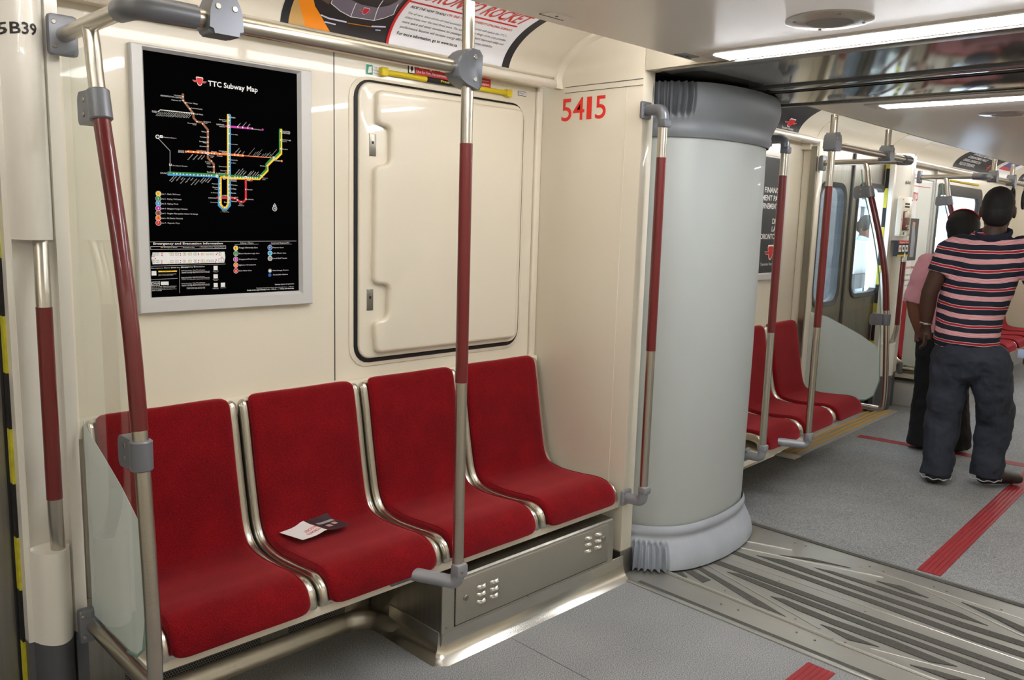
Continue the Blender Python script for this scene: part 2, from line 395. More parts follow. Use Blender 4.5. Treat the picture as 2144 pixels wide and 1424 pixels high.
def end_handhold(x, sy, label, plate_x, sgn=1, z0=.335, z1=1.85):
    """handhold standing off the edge face of an end wall (y=-.53)"""
    y = -.62; t = thing('end_wall_handhold', label, 'grab pole', (x, -.53, z0))
    MB().tube([(x, y, z0+.02), (x, y, z1-.03)], R, 24).build('steel_tube', steel, t)
    MB().tube([(x, y, .945), (x, y, 1.674)], R+.0012, 24).build('red_sleeve', redpole, t)
    for z, s in ((z1, -1), (z0, 1)):
        path = fillet([(x, -.535, z), (x, y, z), (x, y, z+s*.065)], .04, 8)
        e = MB().tube(path, [.0205]*len(path), 20).build('elbow_bracket', fitting if s < 0 else fitting_l, t)
        MB().box(x-.0215, x+.0215, y-.024, y+.012, z+s*.052-.016, z+s*.052+.016, bev=.007).build('socket_cap', fitting if s < 0 else fitting_l, e)
        p = MB().box(x-.03, x+.03, -.545, -.53, z-.032, z+.032, bev=.006).build('mounting_plate', fitting if s < 0 else fitting_l, t)
        screws(p, [(x-.02, -.545, z+.018), (x-.02, -.545, z-.018)], (0, -1, 0), .005)
    return t
# bowed frame of the draught screen in the y-z plane
BOW = [(-.412, 1.80), (-.432, 1.69), (-.482, 1.527), (-.528, 1.368), (-.576, 1.158), (-.603, .942), (-.622, .722), (-.638, .5), (-.640, .40)]
def screen(x0, sg, where, rail_end, clamps, posts, ztop_post=2.2, yb=-.205):
    """glass draught screen in plane x0 with bowed pole; sg is the direction of the overhead rail"""
    g = thing('draught_screen', 'clear glass screen with frosted lower half '+where, 'glass screen', (x0, -.4, .33))
    bow = dens(BOW, 3); edge = [(p.x+.036, p.y) for p in bow]
    poly = [(yb-.003, 1.80)] + edge[:-3] + [(-.592, .46), (-.575, .40), (-.53, .365), (-.47, .352), (yb-.003, .352)]
    MB().prism(poly, x0-.004, x0+.004, 'yz').build('glass_pane', glass_m, g)
    fy = [(yb-.003, .352), (yb-.003, .885), (-.24, .865), (-.354, .819), (-.461, .772), (-.565, .712)]
    fr = fy + [p for p in edge if p[1] < .70 and p[1] > .47] + [(-.590, .46), (-.573, .40), (-.53, .367), (-.47, .353)]
    MB().prism(fr, x0+.0045, x0+.0055, 'yz').build('frosted_panel', frost_m, g)
    m = MB(); rim = [Vector((x0, a, b)) for a, b in poly[1:-1]]; m.tube(rim, .0038, 6); m.build('polished_edge', glass_edge, g)
    t = thing('screen_grab_pole', 'bowed red-sleeved grab pole edging the glass screen '+where, 'grab pole', (x0, -.64, .33))
    top = [(x0, -.205, 1.845), (x0, -.40, 1.845), (x0, -.645, 1.848)]
    a = sg*.075
    path = fillet([(x0, yb, 1.845), (x0, -.66, 1.848), (x0+sg*.10, -.66, 1.848)], .07, 8)
    MB().tube(path, R+.001, 24).build('top_tube', steel, t)
    lo = fillet([(x0, p.x, p.y) for p in bow] + [(x0, -.640, .322), (x0, yb, .322)], .085, 10)
    lo = [Vector((x0, -.398, 1.843))] + lo
    MB().tube(lo, R, 24).build('bowed_tube', steel, t)
    MB().tube([(x0, p.x, p.y) for p in bow if .93 < p.y < 1.675], R+.0012, 24).build('red_sleeve', redpole, t)
    for z in (1.845, .325):
        p = MB().box(x0-.034, x0+.034, yb-.017, yb+.010, z-.048, z+.048, bev=.009).build('wall_bracket', fitting, t)
        screws(p, [(x0-sg*.022, yb-.017, z+.028), (x0-sg*.022, yb-.017, z-.028)], (0, -1, 0), .006)
    for (cy, cz, dz) in ((-.440, 1.665, .07), (-.607, .885, .07)):
        d = Vector((0, -.25, -1)).normalized() if cz > 1 else Vector((0, 0, 1))
        p = collar(t, (x0, cy, cz), d, .025, dz, name='glass_clamp')
        MB().prism(roundpoly([(cy+.012, cz+.034), (cy+.012, cz-.034), (cy+.085, cz-.042), (cy+.095, cz-.030), (cy+.095, cz+.020), (cy+.085, cz+.034)], .01), x0-.017, x0+.017, 'yz').build('clamp_jaw', fitting, p)
        screws(p, [(x0-.017, cy+.055, cz+.014), (x0-.017, cy+.055, cz-.018)], (-1, 0, 0), .0065)
    path = fillet([(x0, -.585, 1.848), (x0, -.66, 1.848), (x0+sg*.13, -.66, 1.848)], .065, 8)
    MB().tube(path, [.0245]+[.0265]*(len(path)-2)+[.0245], 24).build('corner_fitting', fitting, t)
    r = thing('overhead_grab_rail', 'horizontal steel grab rail '+where+', above the seats', 'grab rail', (x0+sg*.12, -.66, 1.85))
    MB().tube([(x0+sg*.125, -.66, 1.848), (rail_end, -.66, 1.848)], R+.0015, 24).build('steel_rail', steel, r)
    for cx in posts:
        MB().tube([(cx, -.66, 1.86), (cx, -.66, ztop_post)], R, 24).build('hanger_tube', steel, r)
    for cx in clamps:
        m = MB(); m.prism([(cx+p, 1.85+q) for p, q in roundpoly([(-.04, -.034), (.04, -.034), (.036, .02), (.02, .055), (-.02, .055), (-.036, .02)], .012)], -.692, -.628)
        ed = [e for e in m.bm.edges if abs(e.verts[0].co.y-e.verts[1].co.y) < 1e-6]
        bmesh.ops.bevel(m.bm, geom=ed, offset=.01, segments=3, affect='EDGES', clamp_overlap=True)
        p = m.build('t_clamp', fitting, r, ang=50); screws(p, [(cx-.019, -.692, 1.873), (cx+.019, -.692, 1.873)], (0, -1, 0), .007)
    return g, t, r
def door_pillar(x0, x1, sg, where, number, numx, extra=None):
    """bulging plastic pillar beside a doorway. x1 is the screen side, x0 the door side"""
    t = thing('door_pillar', 'cream plastic door pillar numbered %s %s' % (number, where), 'pillar', ((x0+x1)/2, -.12, 0))
    def sec(bulge, n=14, y0=-.165):
        a = [(x0, -.02), (x0, y0), (x0+(x1-x0)*.09, y0-.002)]
        b = [(x0+(x1-x0)*(.10+.68*k/n), y0-.006-bulge*math.sin(PI*k/n)**.7) for k in range(n+1)]
        return a + b + [(x0+(x1-x0)*.80, -.182), (x1, -.186), (x1, -.02)]
    zs = [(0.30, .058), (.545, .058), (.55, .056), (.551, .010), (.56, -.012), (1.345, -.012), (1.352, .008), (1.353, .058), (1.372, .062), (2.0, .062)]
    m = MB(); m.grid([[(p[0], p[1], z) for p in sec(b)] for z, b in zs], close=True); m.build('pillar_cover', white_pl, t, ang=28)
    m = MB(); m.grid([[(p[0], p[1]+.004, z) for p in sec(.055)] for z in (0, .3)], close=True); m.build('kick_plate', boot, t)
    m = MB()
    e = x0-(x1-x0)/abs(x1-x0)*.006
    for k in range(14): 
        if k % 2: m.box(min(e, x0), max(e, x0), -.130, -.105, k*.145, k*.145+.145)
    m.build('yellow_tape', yellow_t, t)
    m = MB()
    for k in range(14):
        if k % 2 == 0: m.box(min(e, x0), max(e, x0), -.130, -.105, k*.145, k*.145+.145)
    m.build('black_tape', black, t)
    hx = x0+(x1-x0)*.44
    path = fillet([(hx+(x1-x0)*.10, -.185, 1.372), (hx, -.232, 1.22), (hx, -.232, .66), (hx+(x1-x0)*.10, -.19, .545)], .09, 8)
    h = MB().tube(path, R, 22).build('grab_handle', steel, t)
    MB().tube([(hx, -.232, .70), (hx, -.232, 1.19)], R+.0012, 22).build('red_sleeve', redpole, h)
    m = MB(); nz = 1.775 if extra else 1.832
    text(m, number, .070, .026, lambda u, v: (numx+u, 0, nz+v))
    for v in m.bm.verts:
        k = ((v.co.x-x0)/(x1-x0)-.10)/.68; v.co.y = -.1728-.062*math.sin(PI*min(1, max(0, k)))**.7
    m.build('car_number', ink, t, fix=False)
    return t
# ================================================================== near car
FR[0] = Matrix.Identity(4)
struct('floor', MB().box(-2.6, 1.838, -2.82, .0, -.05, 0), floor_m)
struct('floor', MB().box(1.172, 1.1745, -2.6, -.60, -.001, .0006), boot)
m = MB()
for k in range(5): m.box(-2.6, 1.80, -1.462+k*.0185, -1.447+k*.0185, 0, .003, bev=.001)
m.box(-2.6, 1.80, -1.464, -1.370, -.002, .0015)
tag(m.build('floor_stripe', mat('red_floor_strip', (150, 36, 42), .45, noise=(12, .1))), 'ribbed red stripe along the near floor, ending at the metal threshold', 'floor stripe')
struct('wall_back', MB().box(-.05, 1.86, 0, .05, 0, 2.2), cream)
m = MB().box(.8485, .8515, -.0012, .001, .85, 1.97); struct('trim_1', m, ink)
struct('wall_left', MB().box(-2.65, -2.6, -2.82, .05, 0, 2.2), cream)
struct('wall_front', MB().box(-2.6, 1.86, -2.87, -2.82, 0, 2.2), cream)
# end wall
ew = MB().box(1.86, 1.93, -.53, .05, 0, 2.26, bev=.004); e = struct('wall_end', ew, cream)
MB().box(1.8585, 1.862, -.525, -.135, 1.9425, 1.9445).build('panel_seam', boot, e)
MB().box(1.8585, 1.862, -.525, -.135, 1.965, 1.9675).build('panel_seam', boot, e)
MB().box(1.8582, 1.862, -.452, -.4508, .12, 1.94).build('panel_seam', cream2, e)
MB().box(1.852, 1.936, -.536, -.10, .0, .105, bev=.003).build('steel_skirting', steel_d, e)
m = MB()
for k, ch in enumerate('5415'): text(m, ch, [.054, .060, .026, .054][k], .088, lambda u, v, k=k: (1.8590, -.120-[0, .062, .134, .178][k]-u, 1.834+v), bold=.007)
tag(m.build('car_number', mat('red_numerals', (236, 52, 40), .4)), 'red numerals 5415 on the cream end wall beside the gangway', 'lettering')
struct('wall_header', MB().box(1.86, 1.93, -2.29, -.53, 1.995, 2.26, bev=.003), cream)
struct('wall_end', MB().box(1.86, 1.93, -2.87, -2.29, 0, 2.26), cream)
# cove, ledge, ceiling
def cove_pt(s):
    """arc-length parameter -> (y, z)"""
    n = 60; L = 0; y, z = -.45+.36*math.cos(.12), 1.985+.19*math.sin(.12)
    for i in range(1, n+1):
        p = .12+(PI/2-.12)*i/n; y2, z2 = -.45+.36*math.cos(p), 1.985+.19*math.sin(p); d = math.hypot(y2-y, z2-z)
        if L+d >= s: k = (s-L)/d; return y+(y2-y)*k, z+(z2-z)*k
        L += d; y, z = y2, z2
    return y-(s-L), z
def cove(x0, x1, name='ceiling', mi=cream, mir=False):
    pts = [cove_pt(.4194*k/24) for k in range(25)] + [(-1.41, 2.175)]
    if mir: pts = [(-2.82-y, z) for y, z in pts]
    m = MB(); back = [(y, z+.03) for y, z in pts]; back[0] = (pts[0][0]+(.03 if not mir else -.03), pts[0][1])
    m.grid([[(x, y, z) for y, z in pts+back[::-1]] for x in (x0, x1)], close=True); return struct(name, m, mi)
cove(-2.6, 1.86); cove(-2.6, 1.86, mir=True)
LP = [(0, 1.972), (-.072, 1.966), (-.072, 2.0), (-.088, 2.004), (-.092, 2.010), (-.090, 2.018), (-.082, 2.022), (-.04, 2.03), (0.0, 2.03)]
NP = [(-.072, 1.9655), (-.088, 1.966), (-.099, 1.971), (-.104, 1.980), (-.104, 1.988), (-.099, 1.996), (-.086, 2.001), (-.072, 2.0)]
def ledge(x0, x1, label):
    t = thing('light_ledge', label, 'ledge', ((x0+x1)/2, -.05, 1.97))
    MB().prism(LP, x0, x1, 'yz').build('ledge_body', cream2, t, ang=50)
    MB().prism(NP, x0, x1, 'yz').build('rounded_nosing', mat('pearl_nosing', (236, 230, 218), .16, .25, coat=.6), t, ang=60)
ledge(-.05, 1.838, 'cream ledge with glossy rounded nosing below the curved advert, over the four near seats')
# arched rib against the end wall
m = MB(); pr = [cove_pt(.4194*k/20) for k in range(17)]
rows = []
for y, z in [(-.098, 1.965)]+pr:
    cx, cz = -.5, 1.9; d = Vector((cx-y, cz-z)).normalized()
    rows.append([(1.836, y+d.x*.0, z+d.y*.0), (1.836, y+d.x*.014, z+d.y*.014), (1.848, y+d.x*.020, z+d.y*.020), (1.861, y+d.x*.024, z+d.y*.024), (1.861, y, z)])
m.grid(rows, close=True); struct('trim_2', m, cream2)
struct('trim_3', MB().box(1.825, 1.86, -.014, 0, .84, 1.972, bev=.005), cream2)
cl = struct('ceiling', MB().box(-2.6, 1.858, -2.06, -.76, 2.0, 2.03, bev=.003), ceil_m)
MB().box(1.862, 1.93, -2.29, -.6, 1.985, 1.995, bev=.002).build('header_strip', steel_d, cl)
for (a, b) in ((1.04, -.83), (1.735, -.80)):
    MB().box(a-.045, a+.045, b-.02, b+.02, 1.9985, 2.001, bev=.0005).build('latch_cover', steel_d if a > 1.5 else ceil_m, cl)
    MB().box(a-.048, a+.048, b+.018, b+.022, 1.998, 2.001).build('latch_slot', ink, cl)
    MB().cyl((a, b, 1.9988), (0, 0, -1), .005, .001, 8).build('latch_keyhole', ink, cl)
def light_strip(x, y0, y1, zc, label):
    t = thing('ceiling_light', label, 'light', (x, (y0+y1)/2, zc), 'transverse ceiling light strips')
    a, b = x-.082, x+.064
    MB().box(a, b, y0+.01 if y0 > y1 else y0, y1-.01, zc-.006, zc+.001, bev=.002).build('light_housing', mat('light_trim', (196, 188, 176), .3, spec=.5), t)
    MB().box(x-.05, x+.052, y0-.045, y1+.045, zc-.009, zc-.005, bev=.001).build('diffuser', strip_m, t)
    for yy in (y0-.02, y1+.02): MB().cyl((x, yy, zc-.006), (0, 0, -1), .005, .001, 8).build('screw', screw_m, t)
light_strip(1.795, -.850, -1.96, 2.0, 'long white light strip across the near ceiling, just before the gangway')
light_strip(.52, -.85, -1.96, 2.0, 'unseen light strip added above the second seat to brighten the end wall and seats')  # out-of-view lamp added to throw more light on end wall and seats
light_strip(-1.7, -.85, -1.96, 2.0, 'unseen light strip added by the doors, behind the camera, for extra illumination')  # added lamp behind the camera, lifts the overall interior light
def cove_tube(x0, x1, y, label):
    o = MB().tube([(x0, y, 2.065), (x1, y, 2.065)], .016, 12).build('fluorescent_tube', cove_m); tag(o, label, 'light', 'hidden cove lights')
cove_tube(-2.5, 1.80, -.80, 'long fluorescent tube hidden above the near ceiling panel'); cove_tube(-2.5, 1.80, -2.02, 'long fluorescent tube hidden above the far side of the near ceiling panel')
def speaker(x, y, zc, label, r=.115):
    t = thing('ceiling_speaker', label, 'speaker', (x, y, zc), 'round ceiling speakers')
    m = MB(); pr = [(r, 0), (r, -.004), (r-.01, -.007), (r*.55, -.010), (r*.53, -.006), (r*.53, 0)]
    m.grid([[(x+q*math.cos(2*PI*k/48), y+q*math.sin(2*PI*k/48), zc+h) for k in range(48)] for q, h in pr], close=False)
    m.grid([[(x+q*math.cos(2*PI*k/48), y+q*math.sin(2*PI*k/48), zc+h) for k in (47, 0)] for q, h in pr])
    bmesh.ops.remove_doubles(m.bm, verts=m.bm.verts, dist=1e-5)
    m.build('trim_ring', mat('speaker_trim', (176, 170, 160), .22, spec=.6, coat=.4), t)
    MB().cyl((x, y, zc-.0055), (0, 0, -1), r*.535, .002, 40).build('speaker_grille', speaker_m, t)
    for k in range(4):
        a = PI/2*k+.7; MB().cyl((x+r*.8*math.cos(a), y+r*.8*math.sin(a), zc-.008), (0, 0, -1), .005, .0015, 8).build('screw', screw_m, t)
speaker(1.53, -1.39, 2.0, 'round speaker grille in the near ceiling beside the long light strip')
# ---- subway map
def poster_frame(x0, x1, z0, z1, ix0, ix1, iz0, iz1, t, m_):
    def rc(a, b, c, d, y): return [(a, y, c), (b, y, c), (b, y, d), (a, y, d)]
    m = MB(); m.grid([rc(x0, x1, z0, z1, 0), rc(x0, x1, z0, z1, -.022), rc(x0+.003, x1-.003, z0+.003, z1-.003, -.025), rc(ix0-.008, ix1+.008, iz0-.010, iz1+.008, -.025), rc(ix0, ix1, iz0, iz1, -.011), rc(ix0, ix1, iz0, iz1, 0)], close=True)
    return m.build('frame', m_, t, ang=20)
mp = thing('subway_map', 'black subway map poster in a silver frame above the first seats', 'poster', (.46, -.01, 1.13))
poster_frame(.179, .750, 1.131, 1.890, .218, .704, 1.176, 1.876, mp, frame_al)
pass
PC = {'w': (238, 238, 238), 'k': (8, 8, 9), 'g': (165, 165, 165), 'br': (150, 92, 52), 'or': (250, 125, 20), 'bl': (52, 158, 226), 'ye': (250, 208, 40), 'gr': (38, 140, 62), 'ma': (190, 40, 160), 'rd': (214, 20, 24), 'db': (20, 90, 190), 'cy': (60, 190, 230)}
PT = [
('L','br',5,[(329.0,1767.0),(329.0,1751.0),(359.0,1716.0),(359.0,1704.0),(369.0,1694.0),(384.0,1693.0),(402.0,1673.0),(400.0,1590.0),(418.0,1573.0),(418.0,1545.0),(427.0,1538.0)]),
('L','w',1.3,[(254.0,1710.0),(262.0,1717.0),(359.0,1717.0)]),
('L','or',5,[(339.0,1605.0),(515.0,1605.0)]),
('L','or',2,[(515.0,1605.0),(621.0,1605.0)]),
('L','bl',5,[(473.0,1724.0),(467.0,1451.0),(457.0,1440.0),(442.0,1440.0),(431.0,1450.0),(434.0,1531.0),(427.0,1537.0),(280.0,1535.0)]),
('L','ye',5,[(467.0,1723.0),(461.0,1454.0),(454.0,1444.0),(445.0,1444.0),(437.0,1453.0),(439.0,1534.0),(443.0,1536.0),(467.0,1534.0),(567.0,1536.0),(596.0,1564.0),(596.0,1579.0),(621.0,1603.0),(627.0,1603.0),(645.0,1620.0),(646.0,1695.0)]),
('L','gr',5,[(280.0,1540.0),(427.0,1542.0),(466.0,1541.0),(564.0,1540.0),(592.0,1567.0),(592.0,1584.0),(616.0,1607.0),(622.0,1607.0),(640.0,1624.0),(641.0,1695.0)]),
('L','ma',5,[(469.0,1689.0),(547.0,1690.0)]),
('L','rd',5,[(435.0,1473.0),(487.0,1473.0),(499.0,1463.0),(512.0,1463.0),(520.0,1471.0),(521.0,1538.0)]),
('L','g',1.5,[(251.0,1638.0),(286.0,1603.0),(284.0,1538.0)]),
('T','w','VAUGHAN',302.0,1761.0,24.0,3.0,0),
('T','w','METROPOLITAN CENTRE',264.0,1755.0,61.0,4.0,0),
('T','w','Highway 407',295.0,1747.0,29.0,3.0,0),
('T','w','Pioneer Village',338.0,1744.0,35.0,3.0,0),
('T','w','York University',352.0,1730.0,35.0,3.0,0),
('T','w','Finch West',362.0,1714.0,26.0,4.0,0),
('T','w','Humber',238.0,1710.0,14.0,3.0,0),
('T','w','College',238.0,1707.0,14.0,3.0,0),
('T','w','Downsview',341.0,1686.0,27.0,3.0,0),
('T','w','Park',356.0,1683.0,11.0,3.0,0),
('T','w','Sheppard',389.0,1695.0,22.0,3.0,0),
('T','w','West',389.0,1691.0,12.0,3.0,0),
('T','w','Wilson',382.0,1665.0,16.0,3.0,0),
('T','w','Yorkdale',377.0,1649.0,21.0,3.0,0),
('T','w','Lawrence',375.0,1636.0,22.0,3.0,0),
('T','w','West',385.0,1633.0,12.0,4.0,0),
('T','w','Glencairn',375.0,1622.0,23.0,3.0,0),
('T','w','Pearson Airport',268.0,1639.0,38.0,3.0,0),
('T','w','North York',438.0,1706.0,25.0,3.0,0),
('T','w','Centre',448.0,1702.0,15.0,3.0,0),
('T','w','SHEPPARD-',429.0,1690.0,27.0,4.0,0),
('T','w','YONGE',438.0,1685.0,18.0,3.0,0),
('T','w','FINCH',475.0,1715.0,15.0,4.0,0),
('T','w','DON MILLS',549.0,1687.0,28.0,3.0,0),
('T','w','York Mills',475.0,1665.0,22.0,3.0,0),
('T','w','Lawrence',474.0,1636.0,22.0,3.0,0),
('T','w','EGLINTON-',435.0,1612.0,27.0,3.0,0),
('T','w','YONGE',444.0,1608.0,17.0,4.0,0),
('T','w','Davisville',473.0,1588.0,22.0,3.0,0),
('T','w','St Clair',473.0,1579.0,16.0,3.0,0),
('T','w','Summerhill',434.0,1566.0,27.0,3.0,0),
('T','w','Rosedale',439.0,1554.0,21.0,3.0,0),
('T','w','MOUNT',311.0,1604.0,17.0,3.0,0),
('T','w','DENNIS',310.0,1600.0,18.0,4.0,0),
('T','w','CEDARVALE',365.0,1608.0,30.0,3.0,0),
('T','w','Chaplin',411.0,1608.0,18.0,4.0,0),
('T','w','Forest',405.0,1596.0,15.0,3.0,0),
('T','w','Hill',408.0,1592.0,8.0,3.0,0),
('T','w','Avenue',428.0,1597.0,18.0,4.0,0),
('T','w','St Clair',391.0,1577.0,17.0,3.0,0),
('T','w','West',395.0,1572.0,13.0,3.0,0),
('T','w','Dupont',398.0,1563.0,18.0,4.0,0),
('T','w','Spadina',396.0,1547.0,19.0,4.0,0),
('T','w','St GEORGE',425.0,1545.0,28.0,3.0,0),
('T','w','192 Airport Rocket',291.0,1560.0,45.0,3.0,0),
('T','w','KIPLING',256.0,1536.0,19.0,4.0,0),
('T','w','Bay',446.0,1529.0,9.0,4.0,0),
('T','w','BLOOR-',473.0,1529.0,19.0,4.0,0),
('T','w','YONGE',472.0,1524.0,18.0,4.0,0),
('T','w','PAPE',525.0,1528.0,12.0,4.0,0),
('T','w','Victoria',577.0,1539.0,19.0,3.0,0),
('T','w','Park',578.0,1534.0,11.0,3.0,0),
('T','w','Warden',570.0,1576.0,18.0,3.0,0),
('T','w','KENNEDY',620.0,1595.0,24.0,4.0,0),
('T','w','McCOWAN-',650.0,1689.0,28.0,4.0,0),
('T','w','SHEPPARD',649.0,1684.0,28.0,4.0,0),
('T','w','Scarborough',649.0,1663.0,31.0,4.0,0),
('T','w','Centre',649.0,1658.0,16.0,3.0,0),
('T','w','Bendale',649.0,1634.0,19.0,3.0,0),
('T','w','Museum',411.0,1513.0,19.0,3.0,0),
('T','w','Queens',412.0,1502.0,18.0,4.0,0),
('T','w','Park',419.0,1497.0,11.0,3.0,0),
('T','w','St Patrick',407.0,1486.0,23.0,3.0,0),
('T','w','OSGOODE',398.0,1470.0,26.0,3.0,0),
('T','w','St Andrew',405.0,1457.0,24.0,3.0,0),
('T','w','Wellesley',471.0,1512.0,22.0,3.0,0),
('T','w','College',471.0,1500.0,18.0,4.0,0),
('T','w','Dundas',471.0,1487.0,17.0,4.0,0),
('T','w','QUEEN',442.0,1478.0,17.0,4.0,0),
('T','w','Moss Park',471.0,1475.0,24.0,3.0,0),
('T','w','Sumach',472.0,1462.0,18.0,4.0,0),
('T','w','East',498.0,1455.0,11.0,3.0,0),
('T','w','Harbour',494.0,1450.0,20.0,3.0,0),
('T','w','Gerrard',524.0,1500.0,18.0,4.0,0),
('T','w','Leslieville',523.0,1470.0,23.0,3.0,0),
('T','w','King',448.0,1458.0,11.0,4.0,0),
('T','w','Union',441.0,1433.0,16.0,3.0,0),
('T','w','Keelesdale',339.0,1580.0,23.4,2.8,48),
('T','w','Caledonia',355.0,1581.0,21.1,2.8,48),
('T','w','Fairbank',370.0,1583.0,18.7,2.8,48),
('T','w','Oakwood',380.0,1584.0,16.4,2.8,48),
('T','w','Islington',283.0,1516.0,21.1,2.8,48),
('T','w','Royal York',288.0,1513.0,23.4,2.8,48),
('T','w','Old Mill',303.0,1517.0,18.7,2.8,48),
('T','w','Jane',317.0,1521.0,9.4,2.8,48),
('T','w','Runnymede',315.0,1510.0,21.1,2.8,48),
('T','w','High Park',330.0,1513.0,21.1,2.8,48),
('T','w','Keele',346.0,1520.0,11.7,2.8,48),
('T','w','Dundas West',347.0,1507.0,25.8,2.8,48),
('T','w','Lansdowne',358.0,1508.0,21.1,2.8,48),
('T','w','Dufferin',375.0,1517.0,18.7,2.8,48),
('T','w','Ossington',379.0,1513.0,21.1,2.8,48),
('T','w','Christie',391.0,1518.0,18.7,2.8,48),
('T','w','Bathurst',398.0,1516.0,18.7,2.8,48),
('T','w','Bayview',497.0,1690.0,16.4,2.8,48),
('T','w','Bessarion',513.0,1691.0,21.1,2.8,48),
('T','w','Leslie',530.0,1692.0,14.0,2.8,48),
('T','w','Mt Pleasant',485.0,1607.0,25.8,2.8,48),
('T','w','Leaside',496.0,1607.0,16.4,2.8,48),
('T','w','Laird',511.0,1608.0,11.7,2.8,48),
('T','w','Sunnybrook Park',530.0,1605.0,35.1,1.6,48),
('T','w','Hakimian',546.0,1605.0,18.7,1.6,48),
('T','w','Don Valley',551.0,1604.0,23.4,1.6,48),
('T','w','Science Centre',557.0,1604.0,32.8,1.6,48),
('T','w','Wynford',562.0,1604.0,16.4,1.6,48),
('T','w','Sloane',574.0,1604.0,14.0,1.6,48),
('T','w','O Connor',581.0,1605.0,18.7,1.6,48),
('T','w','Pharmacy',587.0,1604.0,18.7,1.6,48),
('T','w','Birchmount',592.0,1605.0,23.4,1.6,48),
('T','w','Ionview',599.0,1604.0,16.4,1.6,48),
('T','w','Hakimian Lebovic',605.0,1605.0,37.5,1.6,48),
('T','w','Sherbourne',486.0,1544.0,23.4,2.8,48),
('T','w','Castle Frank',495.0,1544.0,28.1,2.8,48),
('T','w','Broadview',503.0,1544.0,21.1,2.8,48),
('T','w','Chester',513.0,1545.0,16.4,2.8,48),
('T','w','Donlands',529.0,1544.0,18.7,2.8,48),
('T','w','Greenwood',535.0,1544.0,21.1,2.8,48),
('T','w','Coxwell',545.0,1544.0,16.4,2.8,48),
('T','w','Woodbine',553.0,1544.0,18.7,2.8,48),
('T','w','Main',561.0,1544.0,9.4,2.8,48),
('T','w','Westmore',249.0,1698.0,17.6,2.0,48),
('T','w','Martin Grove',254.0,1698.0,17.6,2.0,48),
('T','w','Albion',259.0,1698.0,17.6,2.0,48),
('T','w','Stevenson',264.0,1698.0,17.6,2.0,48),
('T','w','Mount Olive',269.0,1698.0,17.6,2.0,48),
('T','w','Rowntree',275.0,1699.0,17.6,2.0,48),
('T','w','Pearldale',280.0,1699.0,17.6,2.0,48),
('T','w','Duncanwoods',285.0,1699.0,17.6,2.0,48),
('T','w','Milvan',290.0,1699.0,17.6,2.0,48),
('T','w','Emery',295.0,1699.0,17.6,2.0,48),
('T','w','Signet',300.0,1700.0,17.6,2.0,48),
('T','w','Norfinch',306.0,1700.0,17.6,2.0,48),
('T','w','Driftwood',311.0,1700.0,17.6,2.0,48),
('T','w','Tobermory',316.0,1700.0,17.6,2.0,48),
('T','w','Sentinel',321.0,1700.0,17.6,2.0,48),
('T','w','Jane',327.0,1701.0,17.6,2.0,48),
('T','w','Keele',332.0,1701.0,17.6,2.0,48),
('T','w','Murray',337.0,1701.0,17.6,2.0,48),
('T','w','Romfield',343.0,1701.0,17.6,2.0,48),
('D','w',264.0,1716.0,1.1),
('D','w',269.0,1716.0,1.1),
('D','w',274.0,1716.0,1.1),
('D','w',278.0,1716.0,1.1),
('D','w',283.0,1716.0,1.1),
('D','w',288.0,1716.0,1.1),
('D','w',293.0,1716.0,1.1),
('D','w',298.0,1716.0,1.1),
('D','w',303.0,1716.0,1.1),
('D','w',308.0,1716.0,1.1),
('D','w',313.0,1716.0,1.1),
('D','w',318.0,1716.0,1.1),
('D','w',323.0,1716.0,1.1),
('D','w',328.0,1716.0,1.1),
('D','w',333.0,1716.0,1.1),
('D','w',338.0,1716.0,1.1),
('D','w',343.0,1716.0,1.1),
('D','w',348.0,1716.0,1.1),
('D','w',353.0,1717.0,1.1),
('D','w',329.0,1761.0,1.5),
('D','w',329.0,1750.0,1.5),
('D','w',335.0,1744.0,1.5),
('D','w',349.0,1729.0,1.5),
('D','w',359.0,1716.0,1.5),
('D','w',369.0,1694.0,1.5),
('D','w',386.0,1689.0,1.5),
('D','w',402.0,1668.0,1.5),
('D','w',402.0,1652.0,1.5),
('D','w',401.0,1637.0,1.5),
('D','w',401.0,1625.0,1.5),
('D','w',411.0,1582.0,1.5),
('D','w',418.0,1565.0,1.5),
('D','w',418.0,1549.0,1.5),
('D','w',339.0,1605.0,1.5),
('D','w',356.0,1605.0,1.5),
('D','w',370.0,1604.0,1.5),
('D','w',383.0,1604.0,1.5),
('D','w',393.0,1604.0,1.5),
('D','w',412.0,1604.0,1.5),
('D','w',420.0,1604.0,1.5),
('D','w',438.0,1605.0,1.5),
('D','w',486.0,1605.0,1.5),
('D','w',497.0,1605.0,1.5),
('D','w',513.0,1605.0,1.5),
('D','w',470.0,1717.0,1.5),
('D','w',470.0,1707.0,1.5),
('D','w',469.0,1668.0,1.5),
('D','w',468.0,1638.0,1.5),
('D','w',467.0,1591.0,1.5),
('D','w',467.0,1582.0,1.5),
('D','w',467.0,1569.0,1.5),
('D','w',466.0,1557.0,1.5),
('D','w',465.0,1514.0,1.5),
('D','w',465.0,1501.0,1.5),
('D','w',465.0,1489.0,1.5),
('D','w',464.0,1460.0,1.5),
('D','w',498.0,1690.0,1.5),
('D','w',514.0,1690.0,1.5),
('D','w',531.0,1690.0,1.5),
('D','w',546.0,1690.0,1.5),
('D','w',644.0,1690.0,1.5),
('D','w',643.0,1663.0,1.5),
('D','w',643.0,1636.0,1.5),
('D','w',594.0,1579.0,1.5),
('D','w',573.0,1547.0,1.5),
('D','w',295.0,1538.0,1.5),
('D','w',304.0,1538.0,1.5),
('D','w',314.0,1538.0,1.5),
('D','w',323.0,1538.0,1.5),
('D','w',334.0,1538.0,1.5),
('D','w',344.0,1538.0,1.5),
('D','w',355.0,1538.0,1.5),
('D','w',367.0,1538.0,1.5),
